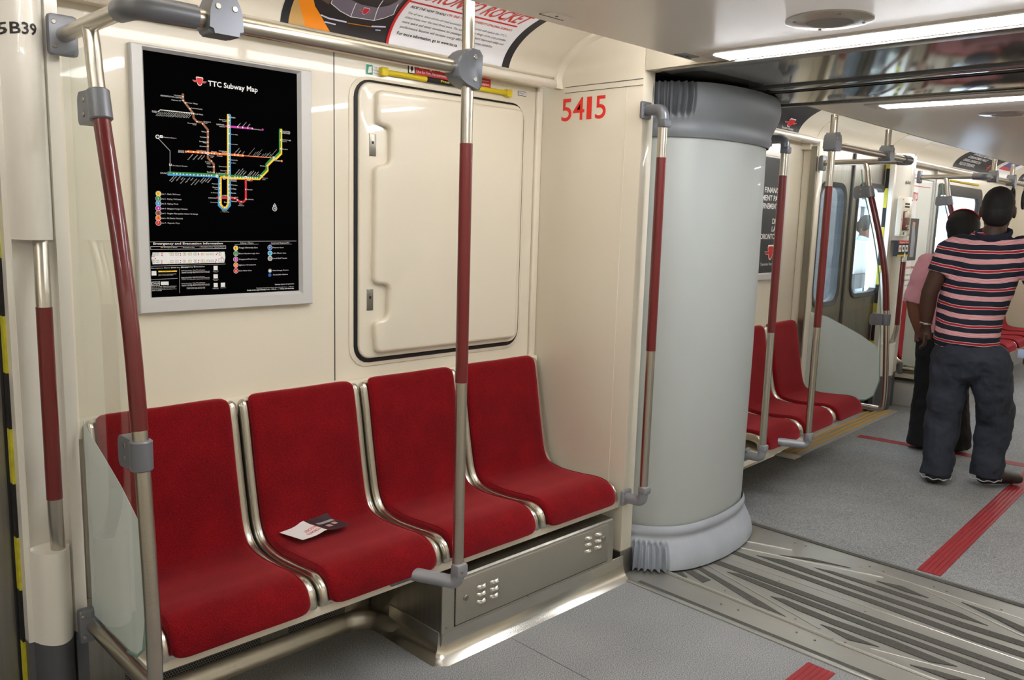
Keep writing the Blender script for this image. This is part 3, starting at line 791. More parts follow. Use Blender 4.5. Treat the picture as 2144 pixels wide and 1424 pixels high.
('D','w',378.0,1538.0,1.5),
('D','w',386.0,1538.0,1.5),
('D','w',394.0,1538.0,1.5),
('D','w',402.0,1538.0,1.5),
('D','w',410.0,1539.0,1.5),
('D','w',450.0,1539.0,1.5),
('D','w',485.0,1538.0,1.5),
('D','w',494.0,1538.0,1.5),
('D','w',503.0,1538.0,1.5),
('D','w',512.0,1538.0,1.5),
('D','w',529.0,1539.0,1.5),
('D','w',536.0,1539.0,1.5),
('D','w',544.0,1539.0,1.5),
('D','w',553.0,1539.0,1.5),
('D','w',560.0,1539.0,1.5),
('D','w',436.0,1516.0,1.5),
('D','w',435.0,1502.0,1.5),
('D','w',435.0,1489.0,1.5),
('D','w',434.0,1459.0,1.5),
('D','w',449.0,1444.0,1.5),
('D','w',483.0,1473.0,1.5),
('D','w',492.0,1468.0,1.5),
('D','w',504.0,1463.0,1.5),
('D','w',520.0,1472.0,1.5),
('D','w',520.0,1502.0,1.5),
('D','w',400.0,1604.0,3.2),
('D','g',400.0,1604.0,1.8),
('D','w',469.0,1689.0,3.2),
('D','g',469.0,1689.0,1.8),
('D','w',467.0,1605.0,3.2),
('D','g',467.0,1605.0,1.8),
('D','w',466.0,1538.0,3.2),
('D','g',466.0,1538.0,1.8),
('D','w',427.0,1538.0,3.2),
('D','g',427.0,1538.0,1.8),
('D','w',435.0,1472.0,3.2),
('D','g',435.0,1472.0,1.8),
('D','w',464.0,1473.0,3.2),
('D','g',464.0,1473.0,1.8),
('D','w',619.0,1605.0,3.2),
('D','g',619.0,1605.0,1.8),
('D','w',521.0,1539.0,3.2),
('D','g',521.0,1539.0,1.8),
('D','br',329.0,1767.0,2.4),
('D','ye',467.0,1723.0,2.4),
('D','bl',472.0,1723.0,2.4),
('D','ma',460.0,1689.0,2.4),
('D','ma',581.0,1690.0,2.4),
('D','or',333.0,1604.0,2.4),
('D','or',646.0,1597.0,2.4),
('D','br',456.0,1548.0,2.4),
('D','gr',279.0,1540.0,2.4),
('D','bl',279.0,1535.0,2.4),
('D','rd',541.0,1531.0,2.4),
('D','rd',427.0,1473.0,2.4),
('D','gr',642.0,1696.0,2.4),
('D','ye',646.0,1695.0,2.4),
('T','w','TTC Subway Map',406.0,1802.0,160.0,15.0,0),
('D','w',251.0,1640.0,4.2),
('D','k',251.0,1640.0,2.8),
('B','w',258.0,1638.0,266.0,1645.0),
('T','k','P',260.0,1639.0,4.0,4.0,0),
('D','w',248.0,1478.0,5.8),
('D','ye',248.0,1478.0,5.2),
('T','k','1',246.0,1476.0,3.0,5.0,0),
('T','w','Line 1 - Finch / McCowan',256.0,1476.0,56.0,4.0,0),
('D','w',247.0,1464.0,5.8),
('D','gr',247.0,1464.0,5.2),
('T','w','2',245.0,1462.0,4.0,5.0,0),
('T','w','Line 2 - Kipling / McCowan',255.0,1462.0,60.0,4.0,0),
('D','w',247.0,1450.0,5.8),
('D','bl',247.0,1450.0,5.2),
('T','w','3',245.0,1448.0,3.0,5.0,0),
('T','w','Line 3 - Kipling / Finch',255.0,1448.0,50.0,4.0,0),
('D','w',246.0,1436.0,5.8),
('D','ma',246.0,1436.0,5.2),
('T','w','4',244.0,1434.0,4.0,5.0,0),
('T','w','Line 4 - Sheppard-Yonge / Fairview',254.0,1434.0,79.0,4.0,0),
('D','w',246.0,1422.0,5.8),
('D','br',246.0,1422.0,5.2),
('T','k','5',244.0,1420.0,3.0,5.0,0),
('T','w','Line 5 - Vaughan Metropolitan Centre / St George',254.0,1420.0,110.0,4.0,0),
('D','w',245.0,1408.0,5.8),
('D','or',245.0,1408.0,5.2),
('T','k','6',244.0,1406.0,3.0,5.0,0),
('T','w','Line 6 - Mt Dennis / Kennedy',253.0,1406.0,65.0,4.0,0),
('D','w',245.0,1394.0,5.8),
('D','rd',245.0,1394.0,5.2),
('T','w','7',243.0,1392.0,3.0,6.0,0),
('T','w','Line 7 - Osgoode / Pape',253.0,1392.0,55.0,4.0,0),
('B','w',282.0,1560.0,289.0,1566.0),
('B','k',284.0,1562.0,287.0,1566.0),
('D','w',619.0,1445.0,6),
('D','k',619.0,1445.0,4.8),
('T','w','N',616.0,1442.0,6.0,7.0,0),
('L','w',1.2,[(614.0,1454.0),(619.0,1461.0),(624.0,1454.0),(614.0,1454.0)]),
('T','gr','GO  UP',435.0,1429.0,9.0,3.0,0),
('T','ye','VIA',444.0,1429.0,8.0,3.0,0),
('T','g','UPEx',453.0,1429.0,11.0,3.0,0),
('L','g',1,[(210.0,1339.0),(696.0,1341.0)]),
('T','w','Emergency and Evacuation Information',228.0,1331.0,213.0,6.0,0),
('L','w',0.6,[(220.0,1325.0),(450.0,1327.0),(450.0,1318.0),(220.0,1317.0),(220.0,1325.0)]),
('B','ye',249.0,1321.0,257.0,1323.0),
('T','w','Emergency Alarm',259.0,1321.0,39.0,3.0,0),
('T','w','Emergency Exit',316.0,1321.0,35.0,3.0,0),
('T','w','Emergency Door Opening Device',372.0,1322.0,74.0,3.0,0),
('T','rd','+',310.0,1321.0,4.0,5.0,0),
('T','rd','A',366.0,1321.0,5.0,4.0,0),
('P','w',[(225.0,1308.0),(446.0,1308.0),(448.0,1291.0),(444.0,1274.0),(224.0,1274.0),(221.0,1291.0)]),
('O','k',234.0,1300.0,243.0,1306.0),
('O','k',234.0,1279.0,243.0,1285.0),
('O','k',276.0,1299.0,286.0,1306.0),
('O','k',276.0,1278.0,285.0,1284.0),
('O','k',292.0,1299.0,301.0,1306.0),
('O','k',291.0,1278.0,300.0,1284.0),
('O','k',315.0,1299.0,324.0,1306.0),
('O','k',314.0,1278.0,323.0,1284.0),
('O','k',331.0,1299.0,341.0,1306.0),
('O','k',331.0,1277.0,340.0,1284.0),
('O','k',348.0,1299.0,358.0,1306.0),
('O','k',348.0,1277.0,357.0,1284.0),
('O','k',371.0,1299.0,380.0,1305.0),
('O','k',370.0,1277.0,380.0,1284.0),
('O','k',387.0,1299.0,396.0,1305.0),
('O','k',386.0,1277.0,396.0,1283.0),
('O','k',400.0,1299.0,410.0,1305.0),
('O','k',400.0,1277.0,409.0,1283.0),
('B','ye',270.0,1304.0,285.0,1306.0),
('B','ye',269.0,1276.0,284.0,1278.0),
('B','ye',326.0,1304.0,340.0,1306.0),
('B','ye',325.0,1276.0,340.0,1278.0),
('B','ye',381.0,1304.0,396.0,1306.0),
('B','ye',380.0,1276.0,395.0,1278.0),
('O','k',224.0,1296.0,230.0,1304.0),
('O','k',224.0,1277.0,229.0,1287.0),
('O','k',427.0,1297.0,434.0,1306.0),
('O','k',426.0,1276.0,443.0,1287.0),
('D','rd',252.0,1304.0,1.3),
('D','rd',252.0,1299.0,1.3),
('D','rd',251.0,1283.0,1.3),
('D','rd',251.0,1277.0,1.3),
('D','rd',307.0,1304.0,1.3),
('D','rd',307.0,1299.0,1.3),
('D','rd',307.0,1283.0,1.3),
('D','rd',306.0,1277.0,1.3),
('D','rd',363.0,1304.0,1.3),
('D','rd',363.0,1300.0,1.3),
('D','rd',363.0,1283.0,1.3),
('D','rd',362.0,1277.0,1.3),
('D','rd',419.0,1300.0,1.3),
('D','rd',422.0,1304.0,1.3),
('D','rd',418.0,1283.0,1.3),
('D','rd',415.0,1277.0,1.3),
('D','rd',232.0,1290.0,1.3),
('D','rd',437.0,1291.0,1.3),
('L','g',1,[(219.0,1268.0),(448.0,1270.0)]),
('L','g',1,[(218.0,1229.0),(296.0,1230.0)]),
('L','g',1,[(303.0,1259.0),(301.0,1186.0)]),
('T','w','Emergency Alarm $500 for misuse',220.0,1261.0,107.0,3.0,0),
('T','w','Emergency Evacuation',309.0,1262.0,72.0,4.0,0),
('B','w',220.0,1241.0,234.0,1254.0),
('B','ye',240.0,1250.0,295.0,1254.0),
('T','k','Emergency Alarm',251.0,1252.0,33.0,3.0,0),
('T','w','Press only when emergency medical,',240.0,1243.0,53.0,2.0,0),
('T','w','police or fire services needed',240.0,1240.0,43.0,2.0,0),
('L','w',0.8,[(219.0,1222.0),(243.0,1223.0),(242.0,1211.0),(219.0,1211.0),(219.0,1222.0)]),
('T','w','DWA',220.0,1213.0,21.0,8.0,0),
('B','w',246.0,1212.0,269.0,1222.0),
('T','w','Remain calm and listen - Follow TTC and Emergency',219.0,1206.0,73.0,3.0,0),
('T','w','Personnel instructions. Help children,seniors,and',219.0,1202.0,69.0,2.0,0),
('T','w','people with disabilities. Leave large objects such as',219.0,1198.0,73.0,2.0,0),
('T','w','strollers or packages',219.0,1195.0,29.0,3.0,0),
('T','w','Remain calm and listen - Follow TTC and Emergency',309.0,1252.0,73.0,3.0,0),
('T','w','Personnel instructions. Help children,seniors,and people with',309.0,1248.0,87.0,2.0,0),
('T','w','disabilities. Leave large objects such as strollers or packages',309.0,1245.0,87.0,3.0,0),
('T','w','Remain calm and listen - Follow TTC and Emergency',308.0,1232.0,73.0,2.0,0),
('T','w','Personnel instructions. Help children,seniors,and people with',308.0,1229.0,87.0,3.0,0),
('T','w','disabilities. Leave large objects such as strollers or packages',308.0,1225.0,87.0,2.0,0),
('T','w','Remain calm and listen - Follow TTC and Emergency',308.0,1213.0,73.0,3.0,0),
('T','w','Personnel instructions. Help children,seniors,and people with',308.0,1209.0,87.0,2.0,0),
('T','w','disabilities. Leave large objects such as strollers or packages',308.0,1206.0,87.0,3.0,0),
('T','w','1. Break the plastic cover and Pull the knob',323.0,1200.0,57.0,2.0,0),
('T','w','2. Push the door open,watch your step',323.0,1197.0,57.0,3.0,0),
('B','w',409.0,1252.0,422.0,1265.0),
('B','w',408.0,1226.0,422.0,1239.0),
('B','w',408.0,1199.0,421.0,1212.0),
('B','w',431.0,1199.0,445.0,1212.0),
('T','w','Remain Calm',407.0,1248.0,18.0,2.0,0),
('T','w','& Listen',410.0,1245.0,12.0,2.0,0),
('T','w','Help Others',406.0,1222.0,18.0,2.0,0),
('T','w','Evacuate',409.0,1219.0,12.0,2.0,0),
('T','w','1. Break Cover',404.0,1195.0,20.0,2.0,0),
('T','w','2. Pull Lever',406.0,1193.0,17.0,2.0,0),
('T','w','3. Open Door',429.0,1195.0,19.0,2.0,0),
('T','w','Subway / Metro',498.0,1333.0,45.0,4.0,0),
('L','g',0.8,[(480.0,1330.0),(560.0,1331.0)]),
('T','w','Local and Regional RT',605.0,1333.0,66.0,4.0,0),
('L','g',0.8,[(598.0,1330.0),(679.0,1331.0)]),
('D','w',483.0,1319.0,5.8),
('D','ye',483.0,1319.0,5),
('T','k','1',481.0,1316.0,4.0,6.0,0),
('T','w','Yonge-University Line',493.0,1318.0,64.0,5.0,0),
('D','w',483.0,1302.0,5.8),
('D','gr',483.0,1302.0,5),
('T','w','2',481.0,1298.0,4.0,6.0,0),
('T','w','Bloor-Scarborough Line',493.0,1300.0,70.0,4.0,0),
('D','w',482.0,1284.0,5.8),
('D','ma',482.0,1284.0,5),
('T','w','3',480.0,1281.0,4.0,7.0,0),
('T','w','Sheppard-Finch Line',493.0,1282.0,61.0,4.0,0),
('D','w',482.0,1266.0,5.8),
('D','or',482.0,1266.0,5),
('T','w','4',480.0,1263.0,4.0,6.0,0),
('T','w','Eglinton Crosstown',492.0,1264.0,58.0,4.0,0),
('D','w',482.0,1248.0,5.8),
('D','rd',482.0,1248.0,5),
('T','w','5',480.0,1245.0,4.0,6.0,0),
('T','w','Don River Line',492.0,1246.0,43.0,4.0,0),
('D','w',600.0,1320.0,5.8),
('D','db',600.0,1320.0,5),
('T','w','P',598.0,1317.0,4.0,6.0,0),
('T','w','Pearson Line',610.0,1318.0,39.0,4.0,0),
('D','w',600.0,1302.0,5.8),
('D','cy',600.0,1302.0,5),
('T','k','L',598.0,1299.0,4.0,6.0,0),
('T','w','Lake Shore Line',610.0,1300.0,48.0,4.0,0),
('D','w',600.0,1285.0,5.8),
('D','g',600.0,1285.0,5),
('T','k','T',597.0,1282.0,5.0,6.0,0),
('T','w','Local Rail Transit',610.0,1283.0,51.0,4.0,0),
('D','g',599.0,1245.0,4.6),
('D','w',599.0,1245.0,2.4),
('T','w','Interchange Station',609.0,1244.0,57.0,4.0,0),
('D','db',598.0,1231.0,4),
('T','w','Accessible Station',609.0,1230.0,54.0,4.0,0),
('T','w','Subway hours of operation',616.0,1198.0,70.0,4.0,0),
('T','w','Weekday & Saturday service approximately 6 a.m. - 1:30 a.m.',550.0,1189.0,135.0,3.0,0),
('T','w','Sunday service approximately 9 a.m. - 1:30 a.m.   |   Holiday start times vary',518.0,1183.0,167.0,4.0,0)
]
names = {'w': 'white_print', 'k': 'black_print', 'g': 'grey_print', 'br': 'brown_line', 'or': 'orange_line', 'bl': 'blue_line', 'ye': 'yellow_line', 'gr': 'green_line', 'ma': 'purple_line', 'rd': 'red_line', 'db': 'dark_blue_print', 'cy': 'light_blue_print'}
pm = MB(); PK = list(PC)
def PL(c):
    pm.cur = PK.index(c)+1; return pm
def seg2(mb, a, b, wd, y):
    d = (Vector(b)-Vector(a)); n = Vector((-d.y, d.x)).normalized()*wd/2; e = d.normalized()*wd*.2
    q = [Vector(a)-e+n, Vector(b)+e+n, Vector(b)+e-n, Vector(a)-e-n]; mb.add([(v.x, y, v.y) for v in q], [(0, 1, 2, 3)])
for i, it in enumerate(PT):
    y = -.0112-i*1.6e-6
    if it[0] == 'L':
        P = [(a/1000, b/1000) for a, b in it[3]]
        for k in range(len(P)-1): seg2(PL(it[1]), P[k], P[k+1], it[2]*.00125, y-k*1e-7)
    elif it[0] == 'T':
        _, c, s, a, b, wd, h, rot = it
        text(PL(c), s, wd/1000*(.45 if s == '1' else 1), h/1000, lambda u, v: (a/1000+u, y, b/1000+v), bold=(wd > 140 or len(s) == 1), rot=math.radians(rot))
    elif it[0] == 'D':
        a, b, r = it[2]/1000, it[3]/1000, it[4]*.00142
        PL(it[1]).add([(a+r*math.cos(2*PI*k/14), y, b+r*math.sin(2*PI*k/14)) for k in range(14)], [tuple(range(14))])
    elif it[0] in 'BO':
        a, b, c, d = [v/1000 for v in it[2:6]]
        if it[0] == 'B': PL(it[1]).add([(a, y, b), (c, y, b), (c, y, d), (a, y, d)], [(0, 1, 2, 3)])
        else:
            for p, q in (((a, b), (c, b)), ((c, b), (c, d)), ((c, d), (a, d)), ((a, d), (a, b)), (((a+c)/2, b), ((a+c)/2, d))): seg2(PL('k'), p, q, .0007, y)
    elif it[0] == 'P': PL(it[1]).add([(a/1000, y, b/1000) for a, b in it[2]], [tuple(range(len(it[2])))])
pm.cur = 0; pm.box(.216, .706, -.011, -.002, 1.174, 1.878); pm.build('printed_sheet', [mat('poster_black', (1, 1, 2), .9, spec=.03)]+[mat('print_'+c, PC[c], .5) for c in PK], mp, fix=False)
lr, lw = MB(), MB(); logo(lr, lw, .359, 1.800, .042, lambda u, v: (u, -.0122, v))
lr.map(lambda v: v+Vector((0, -.0002, 0))); lr.build('emblem', MATS['print_rd'], mp); lw.build('emblem_outline', MATS['print_w'], mp)
# ---- curved advert in the cove
ad = thing('curved_advert', 'curved advert with a train photo and red lettering, above the near ledge', 'advert', (1.08, -.1, 2.0))
def adf(off):
    def f(u, v):
        y, z = cove_pt(v); d = Vector((-.5-y, 1.85-z)).normalized(); return (u, y+d.x*off, z+d.y*off)
    return f
def adpoly(name, m_, polys, off, parent=None):
    m = MB(); f = adf(off)
    for P in polys:
        bm = bmesh.new(); vs = [bm.verts.new((a, b, 0)) for a, b in P]; bm.faces.new(vs)
        for k in range(1, 40):
            v = k*.0105
            bmesh.ops.bisect_plane(bm, geom=bm.verts[:]+bm.edges[:]+bm.faces[:], plane_co=(0, v, 0), plane_no=(0, 1, 0))
        bm.verts.index_update(); m.add([f(v.co.x, v.co.y) for v in bm.verts], [tuple(v.index for v in ff.verts) for ff in bm.faces]); bm.free()
    return m.build(name, m_, parent or ad, fix=False, ang=60)
adpoly('border', mat('ad_border', (30, 32, 38), .5), [[(.600, 0), (1.575, 0), (1.575, .36), (.600, .36)]], .0015)
adpoly('photo_panel', mat('ad_dark', (40, 34, 34), .45), [[(.627, 0), (1.0, 0), (1.0, .36), (.627, .36)]], .002)
adpoly('text_panel', mat('ad_white', (232, 232, 234), .5), [[(1.0, 0), (1.536, 0), (1.536, .36), (1.0, .36)]], .002)
adpoly('platform', mat('ad_tan', (196, 158, 96), .5), [[(.627, 0), (.70, 0), (.655, .06), (.627, .14)]], .0025)
adpoly('yellow_edge', orange, [[(.688, 0), (.775, .0), (.735, .04), (.70, .07), (.66, .13), (.627, .18), (.627, .095), (.655, .055)]], .003)
adpoly('train_side', mat('ad_brown', (96, 74, 62), .5), [[(.70, .10), (.742, .085), (.745, .20), (.70, .30), (.65, .30), (.66, .18)]], .003)
adpoly('train_front', mat('ad_violet', (112, 104, 116), .4), [[(.745, .093), (.79, .073), (.834, .063), (.922, .068), (.955, .085), (.978, .104), (.975, .20), (.75, .20)]], .003)
adpoly('windscreen', mat('ad_dark', (40, 34, 34), .45), [[(.765, .150), (.80, .122), (.85, .112), (.91, .114), (.945, .135), (.96, .16), (.95, .34), (.77, .34)]], .0035)
o_ = []
for P in ([(.745, .105), (.748, .091), (.79, .072), (.834, .061), (.922, .066), (.955, .083), (.98, .104), (.97, .15)], [(.834, .062), (.829, .113)], [(.922, .067), (.912, .115), (.91, .15)]):
    for a, b in zip(P, P[1:]):
        d = Vector(b)-Vector(a); n = Vector((-d.y, d.x)).normalized()*.0013; o_.append([tuple(Vector(a)+n), tuple(Vector(b)+n), tuple(Vector(b)-n), tuple(Vector(a)-n)])
adpoly('white_outline', whitesign, o_, .004)
for P_ in ([[(.729, .044), (.76, .038), (.826, .038), (.826, .043), (.76, .043), (.729, .048)], [(.749, .025), (.79, .024), (.79, .028), (.749, .029)], [(.921, .042), (.975, .050), (.975, .055), (.921, .047)], [(.94, .034), (.96, .036), (.96, .039), (.94, .037)]]): adpoly('headlight_bar', mat('ad_lilac', (205, 205, 225), .4), [P_], .0036)
adpoly('coupler_light', mat('ad_gold', (170, 110, 20), .4), [[(.83, .037), (.92, .041), (.92, .044), (.83, .040)]], .0036)
adpoly('red_rule', redsign, [[(.992, 0), (1.003, 0), (1.003, .36), (.992, .36)], [(1.0, .171), (1.488, .178), (1.488, .186), (1.0, .179)]], .0036)
lr, lw = MB(), MB(); logo(lr, lw, .853, .080, .045, lambda u, v: (u, v, 0))
ff = adf(.0042); lr.map(lambda v: Vector(ff(v.x, v.y))); ff2 = adf(.004); lw.map(lambda v: Vector(ff2(v.x, v.y)))
lr.build('emblem', redsign, ad, fix=False); lw.build('emblem_outline', mat('ad_lilac', (205, 205, 225), .4), ad, fix=False)
m = MB(); f = adf(.0036)
text(m, 'TORONTO ROCKET', .50, .064, lambda u, v: f(.965+u+.03, .198+v), slant=.25)
m.build('red_heading', mat('ad_redtext', (208, 56, 44), .5), ad, fix=False); m = MB()
text(m, 'ON THE YONGE-UNIVERSITY-SPADINA SUBWAY.', .312, .011, lambda u, v: f(1.174+u, .151+v), slant=.22)
m.build('red_lettering', mat('ad_redtext', (208, 56, 44), .5), ad, fix=False)
m = MB(); text(m, 'RIDE THE NEW TRAINS', .148, .011, lambda u, v: f(1.021+u, .148+v), slant=.22)
m.build('black_subheading', ink, ad, fix=False); m = MB()
text(m, 'For more information, go to www.ttc.ca', .268, .0105, lambda u, v: f(1.027+u, .037+v)); m.build('bold_lettering', ink, ad, fix=False)
m = MB()
for i, (s, wd) in enumerate([('The all new, state-of-the-art and accessible Toronto Rocket will replace the TTC\'s', .458), ('oldest trains over the next three years. The full-length open design of the train provides', .468), ('more space and easier movement for passengers. The Rocket\'s improved safety and', .469), ('performance features will increase energy efficiency and service reliability.', .427)]):
    text(m, s, wd, .0095, lambda u, v: f(1.026+i*.001+u, .120-i*.0195+v), bold=False, slant=.15)
m.build('small_lettering', mat('ad_greytext', (70, 70, 74), .5), ad, fix=False)
# ---- emergency strip, stickers
t = thing('assistance_strip', 'yellow press strip labelled Press For Assistance above the hatch', 'alarm strip', (1.35, -.01, 1.92))
MB().tube([(1.045, -.012, 1.929), (1.655, -.012, 1.929)], [(.008, .0095)]*2, 12).build('press_strip', yellow, t)
for a in (1.03, 1.64): MB().box(a, a+.03, -.024, -.0, 1.914, 1.944, bev=.005).build('end_cap', yellow, t)
MB().tube([(1.235, -.0125, 1.929), (1.47, -.0125, 1.929)], [(.0088, .0103)]*2, 12).build('black_label', black, t)
m = MB(); text(m, 'Press For Assistance', .165, .0085, lambda u, v: (1.295+u, -.0236, 1.925+v)); m.build('yellow_lettering', yellow, t)
t = thing('passenger_assistance_sign', 'red Passenger Assistance sign partly behind the grab rail', 'sign', (1.36, -.002, 1.94))
MB().box(1.160, 1.568, -.0015, 0, 1.940, 1.985).build('black_backing', black, t)
MB().box(1.192, 1.567, -.0022, -.001, 1.941, 1.985).build('red_field', redsign, t)
MB().box(1.164, 1.189, -.0022, -.001, 1.944, 1.985).build('pictogram_field', whitesign, t)
MB().prism([(1.176, 1.946), (1.182, 1.958), (1.180, 1.972), (1.174, 1.972), (1.171, 1.958)], -.0028, -.002).build('pictogram', black, t)
m = MB(); text(m, 'Passenger Assistance', .20, .013, lambda u, v: (1.197+u, -.0026, 1.966+v)); text(m, 'Use for Fire, Harassment, Illness, Accident', .235, .010, lambda u, v: (1.197+u, -.0026, 1.948+v), bold=False)
text(m, 'Fine or Imprisonment', .085, .006, lambda u, v: (1.472+u, -.0026, 1.960+v), bold=False); text(m, 'and Vandalism', .085, .010, lambda u, v: (1.474+u, -.0026, 1.945+v), bold=False); m.build('white_lettering', whitesign, t)
t = thing('safety_sticker', 'small green and white Your Safety Partner sticker left of the yellow strip', 'sticker', (1.01, -.002, 1.915))
MB().prism(rrect(.977, 1.042, 1.912, 1.949, .004), -.0015, 0).build('white_field', whitesign, t); MB().prism(rrect(.979, 1.006, 1.914, 1.947, .003), -.002, -.001).build('green_field', greensign, t)
MB().prism([(.985, 1.918), (1.003, 1.922), (1.000, 1.934), (1.004, 1.942), (.990, 1.940)], -.0025, -.0018).build('pictogram', whitesign, t)
m = MB(); [text(m, s, wd, .006, lambda u, v: (1.010+u, -.002, 1.938-k*.010+v), bold=False) for k, (s, wd) in enumerate([('Your', .014), ('Safety', .022), ('Partner', .024)])]; m.build('lettering', mat('sticker_teal', (40, 90, 110), .5), t)
t = thing('mriv_label', 'tiny black outlined label reading MRIV at the top right of the wall', 'label', (1.75, -.001, 1.93))
MB().box(1.722, 1.768, -.0015, 0, 1.930, 1.948).build('outline', ink, t); MB().box(1.724, 1.766, -.002, -.001, 1.932, 1.946).build('field', whitesign, t)
m = MB(); text(m, 'MRIV', .032, .010, lambda u, v: (1.729+u, -.0024, 1.934+v), bold=False); m.build('lettering', ink, t)
# ---- equipment hatch
t = thing('equipment_hatch', 'large cream hatch with two notches and steel latches on the wall above the seats', 'hatch', (1.33, -.03, .9))
def ring(o, i, y0, y1, n=5):
    a = rrect(*o, n=n); b = rrect(*i, n=n); m = MB()
    m.grid([[(p[0], 0, p[1]) for p in a], [(p[0], y0, p[1]) for p in a], [(p[0], y1, p[1]) for p in b], [(p[0], .0, p[1]) for p in b]][0:4], close=True); return m
ring((.908, 1.768, .888, 1.906, .075), (.922, 1.752, .902, 1.895, .065), -.004, -.009).build('surround', cream2, t)
ring((.922, 1.752, .902, 1.895, .065), (.936, 1.745, .915, 1.890, .055), -.010, -.013).build('rubber_gasket', black, t)
def pillow(poly, y0, y1, r, n=6):
    # raised plate with a rolled edge: poly at y0, rolled over radius r to its face at y1
    N = len(poly)
    def ins(d):
        o = []
        for i in range(N):
            a = Vector(poly[i-1]); b = Vector(poly[i]); c = Vector(poly[(i+1) % N]); t = (c-a).normalized(); o.append(b+Vector((-t.y, t.x))*d)
        return o
    rows = [[(p.x, y0, p.y) for p in ins(0)]]
    for k in range(n+1):
        q = PI/2*k/n; rows.append([(p.x, y1+r*(1-math.sin(q)), p.y) for p in ins(r*(1-math.cos(q)))])
    m = MB(); m.grid(rows, close=True); m.bm.verts.ensure_lookup_table(); k = len(m.bm.verts); m.bm.faces.new([m.bm.verts[i] for i in range(k-N, k)]); return m
pillow(rrect(.937, 1.742, .918, 1.886, .05), -.001, -.022, .008).build('hatch_door', cream, t, ang=50)
pad = [(.998, .938), (1.708, .938), (1.716, 1.868), (1.000, 1.862), (1.000, 1.745), (1.058, 1.740), (1.056, 1.612), (.992, 1.604), (.987, 1.190), (1.054, 1.186), (1.050, 1.062), (.988, 1.056)]
pillow(roundpoly(pad, .026, 8), -.020, -.046, .013, 7).build('raised_panel', cream, t, ang=50)
for z in (1.674, 1.132):
    x = .978 if z > 1.5 else .969
    l = MB().box(x, x+.027, -.0245, -.021, z-.038, z+.038, bev=.0008).build('latch_plate', steel_d, t); MB().box(x+.0095, x+.0175, -.0252, -.024, z+.004, z+.013).build('latch_keyhole', black, l)
# ---- four near seats
s0 = make_seat(0, 'red moquette seat nearest the glass screen, first of the near row', 'near row of red seats')
dup(s0, (.46+.23, -.28, .30), 'red moquette seat with a leaflet lying on it, second in the near row')
dup(s0, (.92+.23, -.28, .30), 'red moquette seat right behind the vertical grab pole, third in the near row')
dup(s0, (1.38+.23, -.28, .30), 'red moquette seat against the cream end wall, last in the near row')
tag(MB().box(-.02, 1.855, -.515, -.03, .288, .316, bev=.004).build('seat_beam', cream2), 'cream support beam under the four near seats', 'seat support')
tag(MB().box(-.02, 1.855, -.034, -.001, .79, .846, bev=.003).build('seat_back_rail', cream2), 'thin cream rail behind the tops of the four near seats', 'rail')
t = thing('vent_grille', 'perforated steel grille low under the first two seats', 'grille', (.42, -.12, .06))
MB().box(-.05, .895, -.149, -.139, .045, .290).build('perforated_sheet', grille_m, t)
for x in (.0, .52, .84): MB().box(x-.05, x+.05, -.152, -.145, .052, .285).build('plain_band', steel_d, t); 
screws(t, [(.52, -.152, .085), (.84, -.152, .095), (.0, -.152, .085)], (0, -1, 0), .008)
t = thing('heater_box', 'stainless steel box with louvres under the last two near seats', 'equipment box', (1.34, -.3, 0))
MB().prism([(-.545, .02), (-.545, .258), (-.535, .266), (-.50, .268), (-.12, .270), (-.12, .02)], .897, 1.785, 'yz').build('box_body', [steel_d], t)
MB().box(.898, 1.784, -.549, -.544, .09, .262).build('front_sheet', box_m, t)
MB().box(.953, 1.745, -.554, -.548, .105, .256, bev=.0015).build('access_panel', box_m, t)
MB().box(.9505, .9535, -.5505, -.547, .10, .258).build('panel_gap', ink, t); MB().box(.951, 1.747, -.5505, -.547, .101, .1035).build('panel_gap', ink, t)
for gx, gz in ((1.045, .175), (1.60, .20)):
    for i in range(2):
        for k in range(3):
            x = gx+i*.060; z = gz+.030-k*.026
            l = MB(); l.grid([[(x+.044*j/8, -.554-.010*math.sin(PI*j/8)**.5*s, z+dz) for j in range(9)] for s, dz in ((0, .009), (.6, .006), (1, -.001), (.8, -.006), (0, -.007))]); l.build('louvre', steel_b, t)
screws(t, [(.995, -.554, .19), (1.715, -.554, .205)], (0, -1, 0), .011, .006, 'key_bolt')
screws(t, [(.918, -.549, .108), (1.30, -.549, .097), (1.75, -.549, .108)], (0, -1, 0), .0045)
def plan_sweep(path, prof):
    rows = []; n = len(path)
    for i in range(n):
        a = Vector(path[max(i-1, 0)]); b = Vector(path[i]); c = Vector(path[min(i+1, n-1)])
        d1 = (b-a).normalized() if i else (c-b).normalized(); d2 = (c-b).normalized() if i < n-1 else d1
        n1 = Vector((-d1.y, d1.x)); n2 = Vector((-d2.y, d2.x)); nn = (n1+n2).normalized(); k = 1/max(.3, nn.dot(n1))
        rows.append([(b.x+nn.x*d*k, b.y+nn.y*d*k, z) for d, z in prof])
    return rows
kp = [(0, .094), (.002, .092), (.004, .06), (.010, .035), (.022, .014), (.040, .003), (.044, 0), (0, 0)]
m = MB(); m.grid(plan_sweep([(1.855, -.546), (.910, -.546), (.897, -.535), (.897, -.27)], [(-d, z) if 0 else (d, z) for d, z in kp])); 
o = m.build('steel_kick_plate', steel_b); tag(o, 'curved shiny kick plate along the foot of the stainless box', 'kick plate')
kb = [(0, .052), (.006, .051), (.014, .044), (.024, .030), (.032, .014), (.040, .005), (.046, 0)]
pth = [(.897, -.36), (.897, -.30), (.897, -.26)]+[(.787+.11*math.cos(a), -.255+.11*math.sin(a)) for a in [PI/2*k/12 for k in range(1, 13)]]+[(.55, -.145), (-.05, -.145)]
rw = plan_sweep(pth, kb)
